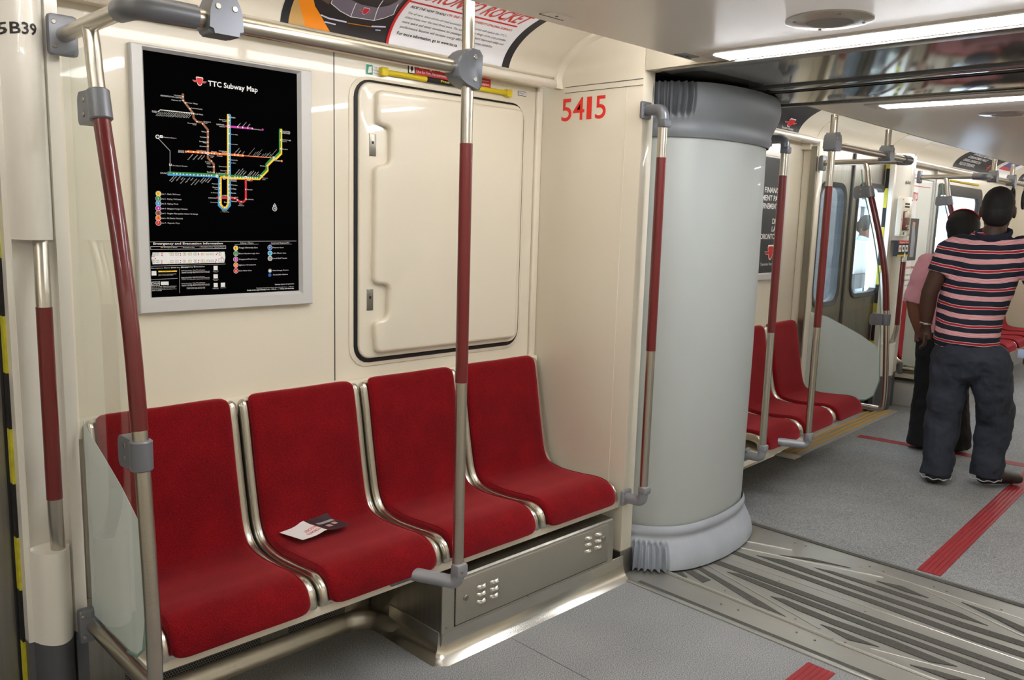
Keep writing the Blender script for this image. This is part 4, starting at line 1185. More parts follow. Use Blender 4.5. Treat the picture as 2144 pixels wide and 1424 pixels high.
def shrink(i_, k_): rw[i_] = [(pth[i_][0]+(x-pth[i_][0])*k_, pth[i_][1]+(y-pth[i_][1])*k_, z) for x, y, z in rw[i_]]
shrink(0, .25); shrink(1, .8)
m = MB(); m.grid(rw); m.prism([(.897, -.140)]+pth[2:15], .048, .052, 'xy')
o = m.build('steel_floor_cove', steel, ang=45); tag(o, 'curved steel cove at the floor below the first two near seats', 'kick plate')
# ---- leaflet on the second seat
t = thing('folded_leaflet', 'half white, half photo leaflet lying open on the second near seat', 'leaflet', (.63, -.22, .40))
A_, B_, C_, D_ = Vector((.527, -.180)), Vector((.552, -.280)), Vector((.737, -.268)), Vector((.716, -.150))
def seat_z(y):
    P = dens(SEAT_P)
    for a, b in zip(P, P[1:]):
        if b.x <= y <= a.x and a.y < .44: k = (y-a.x)/(b.x-a.x); return a.y+(b.y-a.y)*k+.0165
    return .41
def leaf(u0, u1, v0, v1, off, n=8, nm=None, m_=None, thick=.0004):
    rows = []
    for i in range(n+1):
        u = u0+(u1-u0)*i/n; row = []
        for j in range(5):
            v = v0+(v1-v0)*j/4; p = (A_*(1-u)+D_*u)*(1-v)+(B_*(1-u)+C_*u)*v
            hump = .010*max(0, 1-abs(u-.47)/.3)**2
            row.append((p.x, p.y, max(seat_z(p.y), seat_z(-.17))+.001+hump+off))
        rows.append(row)
    back = [[(a, b, c-thick) for a, b, c in r] for r in rows]
    m = MB(); m.grid(rows); 
    if thick: m.grid(back)
    return m.build(nm, m_, t, fix=False)
leaf(0, .5, 0, 1, 0, nm='white_page', m_=whitesign); leaf(.5, 1, 0, 1, 0, nm='photo_page', m_=mat('leaflet_dark', (62, 55, 58), .35))
leaf(.80, 1, 0, .16, .0006, nm='orange_corner', m_=orange, thick=0); leaf(.62, .97, .28, .42, .0006, nm='pale_band', m_=mat('leaflet_pale', (176, 170, 176), .35), thick=0)
leaf(.68, .78, .55, .72, .0006, nm='windscreen', m_=mat('leaflet_pale2', (190, 160, 150), .35), thick=0); leaf(.83, .92, .5, .66, .0006, nm='windscreen', m_=mat('leaflet_pale2', (190, 160, 150), .35), thick=0)
leaf(.495, .505, 0, 1, .0005, nm='red_fold', m_=redsign, thick=0)
m = MB()
def lf(u, v):
    p = (A_*(1-u)+D_*u)*(1-v)+(B_*(1-u)+C_*u)*v; return (p.x, p.y, max(seat_z(p.y), seat_z(-.17))+.0018+.010*max(0, 1-abs(u-.47)/.3)**2)
text(m, 'TORONTO', .26, .13, lambda a, b: lf(.46-a, .70+b)); text(m, 'ROCKET', .22, .13, lambda a, b: lf(.46-a, .50+b)); m.build('red_lettering', mat('leaflet_red', (220, 90, 95), .5), t, fix=False)
# ---- poles, rail, screen, pillar
stanchion(.861, -.6625, .325, 2.175, .951, 1.644, 'vertical grab pole with red sleeve in front of the third near seat', foot_dx=-.075, top_clamp=1.848)
end_handhold(1.868, -.62, 'grab handle with red sleeve on the edge of the end wall numbered 5415', 1.868)
screen(-.05, 1, 'left of the first near seat', .815, [.135], [.135], 2.175)
door_pillar(-.190, -.052, 1, 'left of the glass screen', '5B39', -.181)
# near doorway
d = struct('door_1', MB().box(-1.55, -.19, -.09, -.05, .02, 2.0), steel_d)
MB().box(-.200, -.1905, -.100, -.085, .0, 2.0, bev=.003).build('door_seal', black, d)
struct('wall_back', MB().box(-2.6, -1.55, -.18, 0, 0, 2.2), cream)
struct('wall_back', MB().box(-1.56, -.05, -.05, .05, 2.0, 2.2), cream)
struct('wall_back', MB().box(-.20, -.05, -.02, .05, 0, 2.2), cream)
struct('trim_4', MB().box(-.20, -.05, -.187, -.05, 1.98, 2.03), cream2)
# ================================================================== gangway
FR[0] = Matrix.Identity(4)
t = thing('gangway_floor', 'worn metal gangway floor with dark grit strips between the two cars', 'gangway floor', (2.34, -1.4, 0))
MB().box(1.838, 2.90, -2.45, -.40, -.03, .0015).build('floor_plate', plate_m, t)
MB().prism([(2.02, -.64), (2.70, -.62), (2.71, -1.16), (2.70, -1.80), (2.68, -2.25), (2.02, -2.25), (2.00, -1.37)], .001, .0032, 'xy').build('centre_plate', plate_m, t)
ST = [[(2.163, -0.689), (2.186, -0.697), (2.081, -1.051), (2.04, -1.167), (2.04, -1.044)], [(2.1, -0.676), (2.13, -0.685), (2.103, -0.809), (2.056, -0.801)], [(2.059, -0.675), (2.08, -0.681), (2.053, -0.731), (2.042, -0.722)], [(2.548, -1.036), (2.569, -1.107), (2.577, -1.302), (2.574, -1.602), (2.542, -1.706), (2.534, -1.615), (2.542, -1.316), (2.544, -1.062)], [(2.476, -0.807), (2.519, -0.913), (2.498, -1.334), (2.499, -1.625), (2.508, -1.83), (2.524, -2.2), (2.49, -2.2), (2.467, -1.84), (2.454, -1.639), (2.464, -1.347), (2.469, -0.979)], [(2.412, -0.694), (2.447, -0.695), (2.431, -1.36), (2.418, -1.651), (2.421, -1.852), (2.426, -2.2), (2.39, -2.2), (2.38, -1.862), (2.374, -1.664), (2.394, -1.375)], [(2.259, -0.703), (2.298, -0.7), (2.284, -1.418), (2.29, -2.2), (2.255, -2.2), (2.246, -1.433)], [(2.223, -0.811), (2.244, -0.859), (2.222, -1.445), (2.215, -2.2), (2.18, -2.2), (2.185, -1.459), (2.197, -1.041)], [(2.151, -1.047), (2.169, -1.093), (2.152, -1.296), (2.162, -1.517), (2.145, -1.724), (2.108, -1.654), (2.112, -1.506), (2.112, -1.314), (2.121, -1.173)], [(2.079, -1.283), (2.086, -1.326), (2.077, -1.495), (2.044, -1.4), (2.05, -1.378)], [(2.615, -1.27), (2.644, -1.361), (2.615, -1.474), (2.603, -1.389)], [(2.552, -0.867), (2.627, -0.982), (2.662, -1.144), (2.632, -1.06)], [(2.036, -1.612), (2.062, -1.683), (2.079, -1.773), (2.035, -1.733)], [(2.675, -1.575), (2.667, -1.668), (2.63, -1.8), (2.518, -2.2), (2.412, -2.2), (2.579, -1.813), (2.638, -1.676)]]
for i_, P in enumerate(ST): MB().prism(P, .0015, .0050+i_*.0001, 'xy').build('grit_strip', grit, t, ang=10)
MB().box(1.862, 1.884, -2.4, -.62, .001, .0035).build('grit_strip', grit, t)
MB().prism([(2.802, -.55), (2.828, -.55), (2.850, -2.4), (2.824, -2.4)], .001, .0052, 'xy').build('grit_strip', grit, t)
MB().box(1.838, 1.860, -2.4, -.56, .0, .006, bev=.003).build('edge_trim', bead_m, t)
for a, b, r in [((2.034, -.62), (2.004, -1.361), .0065), ((1.999, -1.375), (2.0, -2.3), .0065), ((2.238, -.66), (2.045, -1.296), .0035), ((2.352, -.67), (2.352, -2.0), .002),
                ((2.48, -.65), (2.612, -1.089), .003), ((2.612, -1.089), (2.672, -1.275), .003), ((2.57, -.64), (2.653, -.883), .004), ((2.674, -1.446), (2.545, -1.84), .003),
                ((2.043, -1.478), (2.131, -1.811), .003), ((2.71, -1.16), (2.698, -2.0), .002)]:
    MB().tube([(a[0], a[1], .004), (b[0], b[1], .004)], r, 8).build('hinge_bead', bead_m, t)
m = MB()
for a, b in [(1.95, -.95), (1.955, -1.02), (1.96, -1.25), (1.955, -1.32), (2.03, -1.10), (2.05, -1.2), (2.74, -1.25), (2.745, -1.19), (2.75, -.9), (2.745, -.85), (2.31, -1.0), (2.4, -1.03), (2.31, -1.35), (2.4, -1.39), (2.74, -1.5), (2.745, -1.45), (2.02, -1.4), (2.62, -.75), (2.73, -1.7), (2.06, -.9)]:
    m.cyl((a, b, .001), (0, 0, 1), .004, .0045, 8, bev=.001)
m.build('rivets', screw_m, t)
# curved side wall of the gangway
def plan(k, off=0):
    P = dens([(1.955, -.44), (1.975, -.50), (2.035, -.585), (2.14, -.648), (2.32, -.672), (2.52, -.655), (2.66, -.612), (2.75, -.55), (2.80, -.47)], 8)
    n = len(P)-1; x = k*n; i = min(int(x), n-1); p = P[i].lerp(P[i+1], x-i); t_ = (P[i+1]-P[i]).normalized(); return p + Vector((t_.y, -t_.x))*off
t = thing('gangway_side_wall', 'tall curved pale grey panel of the gangway with rubber skirts above and below', 'gangway wall', (2.35, -.6, 0))
N = 60; m = MB()
m.grid([[(*plan(k/N, -.002+.018*math.sin(PI*(z-.13)/1.7)*.3), z) for k in range(N+1)] for z in [.13+1.67*j/10 for j in range(11)]]); m.build('curved_panel', tube_m, t)
def skirt(z0, z1, up, m_, name, amp):
    NN = 480; rows = []; steps = 22
    for j in range(steps+1):
        f = j/steps; z = z0+(z1-z0)*f; row = []
        for k in range(NN+1):
            u = k/NN; o = .006+.010*math.sin(PI*min(1, f/.30))+(amp*math.sin(PI/2*(f-.26)/.74) if f > .26 else 0)
            if up: o = .008+.010*math.sin(PI*min(1, f/.30))+(amp*math.sin(PI*.72*(f-.22)/.78) if f > .22 else 0)
            pl = 0
            w_ = max(0, min(1, (.30-u)/.02)) if u < .5 else max(0, min(1, (u-.90)/.02))
            if f > .36: pl = w_*.019*(1-2*abs(math.sin(u*PI*40)))*min(1, (f-.36)/.10)
            lip = 0
            p = plan(u, o+pl+lip); row.append((p.x, p.y, z))
        rows.append(row)
    m = MB(); m.grid(rows); return m.build(name, m_, t, ang=70)
skirt(.185, .012, False, rubber_lg, 'lower_rubber_skirt', .052)
skirt(1.765, 1.968, True, rubber_dg, 'upper_rubber_skirt', .042)
struct('wall_gangway', MB().box(1.90, 2.86, -.43, -.38, -.03, 2.1), black)
struct('wall_gangway', MB().box(1.90, 2.86, -2.44, -2.40, -.03, 2.1), mat('gangway_far_wall', (150, 154, 152), .4))
t = thing('end_frame_tape', 'black and yellow striped edge in the gap beside the end wall', 'marking', (1.95, -.47, 0))
for k in range(9):
    MB().box(1.936, 1.962, -.49, -.44, .1+k*.21, .1+k*.21+.21).build('yellow_band' if k % 2 else 'black_band', yellow_t if k % 2 else black, t)
# glossy ceiling of the gangway
def corr(x0, x1, z0, z1, name, steps=1):
    rows = []; n = 40
    for y in (-.36, -2.40):
        rows.append([(x0+(x1-x0)*k/n, y, z0+(z1-z0)*k/n-.004*math.sin(PI*k/n*steps)) for k in range(n+1)])
    rows2 = [[(a, b, c+.02) for a, b, c in r] for r in rows]
    m = MB(); m.grid(rows+rows2[::-1]); return struct(name, m, mirror)
corr(1.93, 2.40, 1.995, 1.985, 'ceiling'); corr(2.405, 2.50, 1.985, 1.98, 'ceiling'); corr(2.53, 2.83, 1.975, 1.968, 'ceiling')
struct('ceiling', MB().box(1.93, 2.86, -2.42, -.36, 2.02, 2.06), black)
for x in (2.402, 2.515): struct('trim_5', MB().box(x-.002, x+.010, -2.40, -.36, 1.978, 2.0), boot)
# ================================================================== far car
FF = Matrix.Translation((2.82, .03, -.012)) @ Matrix.Rotation(math.radians(2.8), 4, 'Z'); FR[0] = FF
L1 = 9.5
struct('floor', MB().prism([(.022, 0), (L1, 0), (L1, -2.82), (-.095, -2.82)], -.05, .0150, 'xy'), floor_m)
m = MB()
for k in range(5): m.box(-.02, L1, -1.462+k*.0185, -1.447+k*.0185, .014, .0185, bev=.001)
m.box(-.02, L1, -1.464, -1.370, .012, .0165)
tag(m.build('floor_stripe', MATS['red_floor_strip']), 'ribbed red stripe running down the far car floor past the people', 'floor stripe')
tag(MB().prism([(2.05, -.36), (2.13, -.36), (2.32, -2.8), (2.22, -2.8)], .0135, .0165, 'xy').build('floor_stripe', MATS['red_floor_strip']), 'thin red stripe crossing the far floor from the doorway', 'floor stripe')
struct('wall_back', MB().box(.02, 1.72, 0, .05, 0, 2.2), cream)
struct('wall_back', MB().box(3.10, L1, 0, .05, 0, 1.05), cream); struct('wall_back', MB().box(3.10, 4.60, 0, .05, 1.05, 2.2), cream)
struct('wall_back', MB().box(6.1, L1, 0, .05, 1.05, 2.2), cream); struct('wall_back', MB().box(4.6, 6.1, 0, .05, 1.82, 2.2), cream)
struct('wall_back', MB().box(1.60, 3.15, -.06, .05, 1.93, 2.2), cream)
struct('wall_front', MB().box(.02, L1, -2.87, -2.82, 0, 2.2), cream)
struct('wall_right', MB().box(L1, L1+.05, -2.87, .05, 0, 2.2), cream)
struct('wall_end', MB().box(-.05, .02, -.53, .05, 0, 2.22, bev=.004), cream)
struct('wall_end', MB().box(-.05, .02, -2.87, -2.29, 0, 2.22), cream)
hd = struct('wall_header', MB().box(-.03, .03, -2.29, -.50, 1.982, 2.22), cream)
MB().box(-.045, -.02, -2.29, -.5, 1.972, 1.984, bev=.003).build('header_strip', steel_d, hd)
cove(.0, L1); cove(.0, L1, mir=True)
ledge(.02, L1, 'long cream ledge with glossy nosing running down the far car')
for x in (1.62, 2.95, 3.55, 6.0):
    m = MB(); pr = [cove_pt(.4194*k/20) for k in range(21)]
    m.grid([[(x, y-.000, z-.0), (x, y-.003, z-.004), (x+.006, y-.003, z-.004), (x+.006, y, z)] for y, z in pr]); struct('trim_6', m, cream2)
cl = struct('ceiling', MB().box(.03, 4.2, -2.10, -.70, 1.985, 2.01, bev=.003), ceil_m)
struct('ceiling', MB().box(4.2, L1, -2.10, -.70, 1.985, 2.01, bev=.003), ceil_m)
MB().box(.03, 4.2, -.700, -.694, 1.983, 2.012).build('ceiling_edge_strip', cream2, cl)
light_strip(.205, -.93, -1.95, 1.985, 'white light strip across the far ceiling, just beyond the gangway')
light_strip(3.9, -.93, -1.95, 1.985, 'white light strip across the far ceiling, deep in the far car')
light_strip(7.2, -.93, -1.95, 1.985, 'white light strip across the ceiling at the end of the far car')
cove_tube(.1, L1-.1, -.74, 'long fluorescent tube hidden above the far car ceiling panel'); cove_tube(.1, L1-.1, -2.06, 'long fluorescent tube hidden on the other side of the far car ceiling panel')
speaker(.72, -1.35, 1.985, 'round speaker grille in the far ceiling behind the second light strip')
t = thing('ceiling_ring', 'oval steel ring on the far ceiling above the striped shirt', 'ceiling fitting', (4.75, -1.0, 1.97))
MB().tube([(4.75+.42*math.cos(a), -1.02+.24*math.sin(a), 1.975) for a in [2*PI*k/48 for k in range(49)]], .014, 10, caps=False).build('steel_ring', steel_b, t)
MB().prism([(4.75+.40*math.cos(2*PI*k/40), -1.02+.22*math.sin(2*PI*k/40)) for k in range(40)], 1.972, 1.986, 'xy').build('ring_plate', ceil_m, t)
# seats in the far car
n1 = 'far row of red seats beside the far glass screen'
dup(s0, (.235+.23, -.28, .278), 'red far seat next to the gangway, mostly hidden by the curved panel', n1)
dup(s0, (.70+.23, -.28, .278), 'red far seat in the middle of the far row of three', n1)
dup(s0, (1.165+.23, -.28, .278), 'red far seat nearest the far doorway, beside the frosted glass', n1)
tag(MB().box(.02, 1.635, -.515, -.03, .252, .290, bev=.004).build('seat_beam', cream2), 'cream support beam under the three far seats', 'seat support')
tag(MB().box(.02, 1.64, -.034, -.001, .768, .824, bev=.003).build('seat_back_rail', cream2), 'thin cream rail behind the tops of the three far seats', 'rail')
t = thing('vent_grille', 'dark steel sheet low under the three far seats', 'grille', (.7, -.12, .0)); MB().box(.02, 1.3, -.125, -.105, .05, .27).build('perforated_sheet', steel_d, t)
m = MB(); m.grid(plan_sweep([(1.28, -.145), (.02, -.145)], kb)); o = m.build('steel_floor_cove', steel); tag(o, 'rounded steel cove on the floor under the three far seats', 'kick plate')
t = thing('door_sill', 'grey door sill with yellow ribs running past the far seats', 'door sill', (2.2, -.2, 0))
MB().box(1.28, 3.12, -.295, -.09, .0, .020, bev=.003).build('sill_plate', mat('sill_grey', (168, 170, 174), .4, .4), t)
for y in (-.255, -.215, -.175, -.135): MB().box(1.30, 3.10, y-.008, y+.008, .018, .023, bev=.002).build('yellow_rib', mat('rib_yellow', (226, 172, 40), .5), t)
MB().box(1.18, 1.28, -.30, -.09, .0, .022, bev=.003).build('sill_end', cream2, t)
stanchion(.462, -.66, .325, 1.99, .939, 1.645, 'far vertical grab pole with red sleeve, second pole beyond the gangway', foot_dx=-.075, top_clamp=None)
end_handhold(.022, -.62, 'grab handle with red sleeve at the far side of the gangway', .02, z0=.33, z1=1.84)
g, pl, rr = screen(1.655, -1, 'beside the far row of three seats', .44, [.462, 1.235], [1.235], 1.99, yb=-.125)
# pillar beside the far seats, doorway, door leaves
struct('wall_back', MB().box(1.640, 1.72, -.108, .0, 0, 1.985, bev=.008, seg=3), cream)
d = struct('door_2', MB().box(1.62, 2.245, -.10, -.06, .02, .90).box(1.62, 2.245, -.10, -.06, 1.74, 1.95).box(1.62, 1.70, -.10, -.06, .90, 1.74).box(2.16, 2.245, -.10, -.06, .90, 1.74), steel_d)
d2 = struct('door_2', MB().box(2.265, 3.06, -.10, -.06, .02, .93).box(2.265, 3.06, -.10, -.06, 1.765, 1.95).box(2.265, 2.37, -.10, -.06, .93, 1.765).box(2.965, 3.06, -.10, -.06, .93, 1.765), steel_d)
def winring(x0, x1, z0, z1, par, w=.034, y0=-.112, y1=-.055, r=.11):
    a = rrect(x0, x1, z0, z1, r, 7); b = rrect(x0+w, x1-w, z0+w, z1-w, r-w*.6, 7); c = rrect(x0-.0, x1+.0, z0, z1, r, 7); m = MB()
    m.grid([[(p[0], y1, p[1]) for p in a], [(p[0], y0+.006, p[1]) for p in a], [(p[0]*.9+q[0]*.1, y0, p[1]*.9+q[1]*.1) for p, q in zip(a, b)], [(p[0], y0+.008, p[1]) for p in b], [(p[0], y1, p[1]) for p in b]], close=True)
    f = m.build('window_gasket', mat('window_rubber', (58, 60, 64), .5), par)
    # sheet metal filling the rounded corners of the square opening
    MB().box(x0+w*.5, x1-w*.5, -.082, -.078, z0+w*.5, z1-w*.5).build('window_pane', glass_win, par)
    for cx, cz, a0 in ((x1, z1, 0), (x0, z1, 1), (x0, z0, 2), (x1, z0, 3)):
        sx = 1 if a0 in (0, 3) else -1; sz = 1 if a0 in (0, 1) else -1
        P = [(cx+sx*.006, cz+sz*.006)]+[(cx-sx*r+sx*r*math.cos(PI/2*k/6), cz-sz*r+sz*r*math.sin(PI/2*k/6)) for k in range(7)]
        MB().prism(P, -.0995, -.0605).build('corner_sheet', steel_d, par)
    return f
winring(1.70, 2.16, .90, 1.74, d); winring(2.37, 2.965, .93, 1.765, d2)
MB().box(2.243, 2.268, -.112, -.055, .02, 1.95, bev=.004).build('door_seal', mat('seal_grey', (62, 64, 68), .6), d2)
door_pillar(2.90, 3.31, 1, 'at the far doorway', '6A41', 3.00, extra=True)
struct('wall_back', MB().box(3.02, 3.33, -.16, 0, 0, 1.985), cream)
# equipment on the far pillar
FR[0] = FF @ Matrix.Translation((-.085, 0, 0))
t = thing('emergency_box', 'red emergency pull box with two black slots on the far door pillar', 'emergency panel', (3.12, -.235, 1.33))
MB().prism(rrect(3.005, 3.235, 1.385, 1.68, .015), -.236, -.20, bev=.003).build('cover_plate', cream2, t)
for z in (1.628, 1.607): MB().prism(rrect(3.07, 3.17, z-.006, z+.006, .005), -.238, -.230).build('black_slot', black, t)
rb = MB().box(3.045, 3.19, -.244, -.230, 1.43, 1.575, bev=.006).build('red_box', redpole, t)
MB().box(3.055, 3.18, -.250, -.24, 1.525, 1.568, bev=.004).build('white_flap', cream2, rb); MB().cyl((3.135, -.244, 1.455), (0, -1, 0), .016, .012, 16, bev=.003).build('lock', chrome, rb)
MB().box(3.07, 3.15, -.2375, -.235, 1.393, 1.420).build('white_sticker', whitesign, t); MB().box(3.072, 3.105, -.2382, -.237, 1.395, 1.418).build('green_sticker', greensign, t)
screws(t, [(3.02, -.236, 1.66), (3.22, -.236, 1.66), (3.02, -.236, 1.51), (3.22, -.236, 1.51), (3.015, -.236, 1.40), (3.22, -.236, 1.40)], (0, -1, 0), .006)
t = thing('emergency_sign', 'small red, black and yellow emergency pictogram sign on the far pillar', 'sign', (3.12, -.235, 1.26))
MB().box(3.01, 3.245, -.2345, -.20, 1.235, 1.350).build('black_field', black, t); MB().box(3.01, 3.245, -.236, -.2335, 1.328, 1.352).build('red_header', redsign, t); MB().box(3.01, 3.245, -.236, -.2335, 1.232, 1.246).build('yellow_footer', yellow, t)
for k in range(3):
    q = MB().box(3.022+k*.076, 3.078+k*.076, -.2358, -.2335, 1.268, 1.318).build('white_pictogram_field', whitesign, t)
    MB().cyl((3.050+k*.076, -.2358, 1.293), (0, -1, 0), .012, .0008, 12).build('pictogram', redsign if k == 0 else black, q)
m = MB(); text(m, 'Emergency Alarm', .20, .013, lambda u, v: (3.03+u, -.2366, 1.334+v)); m.build('lettering', whitesign, t)
FR[0] = FF
# second screen beyond the pillar, rail with hangers and strap
screen(3.35, 1, 'beyond the far pillar', 8.6, [3.62, 4.22, 6.2], [3.62, 4.22, 5.2, 6.2], 1.99)
for k, x in enumerate((4.32, 4.75)):
    t = thing('strap_handle', ['hanging loop strap nearest on the far overhead rail', 'hanging loop strap further along the far overhead rail'][k], 'strap', (x, -.66, 1.65))
    MB().tube([(x+.055*math.cos(a), -.66, 1.72+.075*math.sin(a)) for a in [2*PI*j/28 for j in range(29)]], .011, 10, caps=False).build('grip_loop', black, t)
    MB().box(x-.014, x+.014, -.668, -.652, 1.785, 1.86).build('strap_band', boot, t)
# far wall posters and window
t = thing('black_poster', 'black poster with white French lettering behind the gangway handhold', 'poster', (1.0, -.01, 1.12))
fp = (.80, 1.395, 1.105, 1.860)
poster_frame(fp[0], fp[1], fp[2], fp[3], fp[0]+.04, fp[1]-.04, fp[2]+.045, fp[3]-.02, t, frame_al)
MB().box(fp[0]+.035, fp[1]-.035, -.012, -.002, fp[2]+.04, fp[3]-.015).build('printed_sheet', mat('poster_charcoal', (44, 46, 50), .5), t)
m = MB(); lr, lw = MB(), MB(); X1 = 1.325
for s, z, wd in [('FINANCÉ', 1.640, .22), ('ENTIÈREMENT PAR', 1.592, .45), ('LE GOUVERNEMENT', 1.543, .40)]: text(m, s, wd, .032, lambda u, v: (X1-(wd if s != 'LE GOUVERNEMENT' else wd+.03)+u, -.0128, z+v))
m.build('white_lettering', whitesign, t, fix=False); m = MB()
for s, z, wd in [('DE', 1.452, .06), ('LA', 1.405, .06), ('VILLE DE TORONTO.', 1.358, .42)]: text(m, s, wd, .032, lambda u, v: (X1-.03-(wd if wd > .1 else wd+.0)+u, -.0128, z+v))
m.build('white_lettering', whitesign, t, fix=False); m = MB()
text(m, 'Toronto Rocket', .20, .018, lambda u, v: (X1-.21+u, -.0128, 1.195+v), bold=False); m.build('white_lettering', whitesign, t, fix=False)
logo(lr, lw, X1-.16, 1.235, .155, lambda u, v: (u, -.0126, v)); lr.map(lambda v: v+Vector((0, -.0004, 0))); lr.build('emblem', redsign, t, fix=False); lw.build('emblem_outline', whitesign, t, fix=False)
ad = thing('curved_advert', 'curved black advert with a red emblem at the top of the curved grey panel', 'advert', (.9, -.1, 2.0))
adpoly('black_sheet', mat('ad_charcoal', (34, 35, 40), .5), [[(.2, 0), (1.33, 0), (1.33, .4), (.2, .4)]], .002)
lr, lw = MB(), MB(); logo(lr, lw, 1.09, .040, .15, lambda u, v: (u, .024+(v-.04)*.62, 0)); f = adf(.0055); f2 = adf(.003)
lr.map(lambda v: Vector(f(v.x, v.y))); lw.map(lambda v: Vector(f2(v.x, v.y))); lr.build('emblem', redsign, ad, fix=False); lw.build('emblem_outline', whitesign, ad, fix=False)
m = MB(); text(m, 'Toronto Rocket', .16, .014, lambda u, v: f(1.08+u, .006+v), bold=False); m.build('white_lettering', whitesign, ad, fix=False)
for i, (x0, x1, kind, lab) in enumerate([(4.62, 5.95, 0, 'black French advert with four white lines in the cove above the striped shirt'), (6.05, 6.75, 1, 'white and blue photo advert further along the far cove'), (7.2, 8.6, 0, 'last black French advert at the end of the far cove')]):
    ad = thing('curved_advert', lab, 'advert', ((x0+x1)/2, -.1, 2.0))
    adpoly('printed_sheet', mat('ad_charcoal', (34, 35, 40), .5) if kind == 0 else whitesign, [[(x0, 0), (x1, 0), (x1, .4), (x0, .4)]], .002)
    if kind == 0:
        m = MB()
        for k, s in enumerate(['UN VÉHICULE NEUF FINANCÉ', 'CONJOINTEMENT PAR LE', 'CANADA, L\'ONTARIO ET LA', 'VILLE DE TORONTO.']): text(m, s, .70-.06*k, .028, lambda u, v: f(x0+.18-.02*k+u, .165-k*.044+v))
        m.build('white_lettering', whitesign, ad, fix=False)
        lr, lw = MB(), MB(); logo(lr, lw, x1-.30, .035, .12, lambda u, v: (u, v, 0)); lr.map(lambda v: Vector(f(v.x, v.y))); lw.map(lambda v: Vector(f2(v.x, v.y)))
        lr.build('emblem', redsign, ad, fix=False); adpoly('red_band', redsign, [[(x0+.1, .225), (x1-.1, .225), (x1-.1, .25), (x0+.1, .25)]], .003)
    else:
        adpoly('blue_photo', mat('ad_blue', (70, 80, 150), .5), [[(x0+.05, .08), (x1-.2, .08), (x1-.2, .26), (x0+.05, .26)]], .003); adpoly('red_photo_part', redsign, [[(x0+.05, .08), (x1-.25, .08), (x1-.25, .12), (x0+.05, .12)]], .004)
t = thing('white_poster', 'tall white poster with a train photo behind the far door pillar', 'poster', (4.0, -.01, .9))
poster_frame(3.50, 4.42, .86, 1.90, 3.54, 4.38, .90, 1.86, t, frame_al)
MB().box(3.53, 4.39, -.012, -.002, .89, 1.87).build('printed_sheet', whitesign, t)
MB().box(3.60, 4.10, -.0135, -.011, 1.17, 1.53).build('train_photo', mat('photo_grey', (60, 62, 70), .5), t)
MB().prism([(3.93, 1.20), (4.03, 1.20), (4.04, 1.34), (3.99, 1.50), (3.93, 1.50)], -.0145, -.013).build('train_nose', mat('photo_silver', (150, 152, 160), .4), t)
MB().box(3.95, 4.0, -.0155, -.014, 1.47, 1.495).build('orange_headlight', orange, t)
m = MB(); text(m, 'TORONTO', .40, .07, lambda u, v: (3.60+u, -.0135, 1.68+v)); m.box(3.60, 4.32, -.0138, -.012, 1.80, 1.806); text(m, 'TORONTO ROCKET TRAINS', .40, .018, lambda u, v: (3.70+u, -.0135, 1.10+v)); m.build('red_lettering', redsign, t)
m = MB()
for k in range(5): text(m, ['The all new, state-of-the-art', 'trains will replace the oldest', 'trains over three years with', 'more space, easier movement', 'and improved safety'][k], .42-.03*k, .016, lambda u, v: (3.70+u, -.0135, 1.04-k*.045+v), bold=False)
m.build('small_lettering', ink, t)
wn = struct('window_1', MB().box(4.64, 6.06, .01, .018, 1.08, 1.80), glass_win)
t_ = MB(); a = rrect(4.56, 6.12, 1.02, 1.86, .10, 6); b = rrect(4.66, 6.02, 1.12, 1.76, .07, 6)
t_.grid([[(p[0], .01, p[1]) for p in a], [(p[0], -.012, p[1]) for p in a], [(p[0], -.004, p[1]) for p in b], [(p[0], .03, p[1]) for p in b]], close=True); t_.build('window_frame', mat('black_frame', (28, 29, 32), .4), wn)
struct('trim_7', MB().box(4.44, 4.50, -.03, 0, .84, 1.96, bev=.006), frame_al); struct('trim_7', MB().box(3.40, 3.44, -.03, 0, .84, 1.96, bev=.006), cream2)
t = thing('assistance_strip', 'yellow press strip above the far window', 'alarm strip', (5.2, -.01, 1.9)); MB().tube([(4.75, -.012, 1.90), (5.9, -.012, 1.90)], .010, 8).build('press_strip', yellow, t)
# seats deeper in the far car
for k in range(4): dup(s0, (3.40+k*.46+.23, -.28, .278), ['first', 'second', 'third', 'fourth'][k]+' red seat of the row under the far window, behind the standing people', 'red seats under the far window')
for k in range(4): dup(s0, (5.3+k*.46+.23, -.30, .262), ['first', 'second', 'third', 'fourth'][k]+' red seat of the furthest row, glimpsed right of the striped shirt', 'furthest row of red seats')
tag(MB().box(3.37, 7.2, -.515, -.03, .242, .275, bev=.004).build('seat_beam', cream2), 'long pale beam under the deepest red seats', 'seat support')
tag(MB().box(3.37, 7.2, -.42, -.05, .012, .20, bev=.01).build('heater_box', frame_al), 'low pale metal box under the deepest red seats', 'equipment box')
struct('wall_end', MB().box(7.3, 7.38, -.60, .0, 0, 2.0), cream)
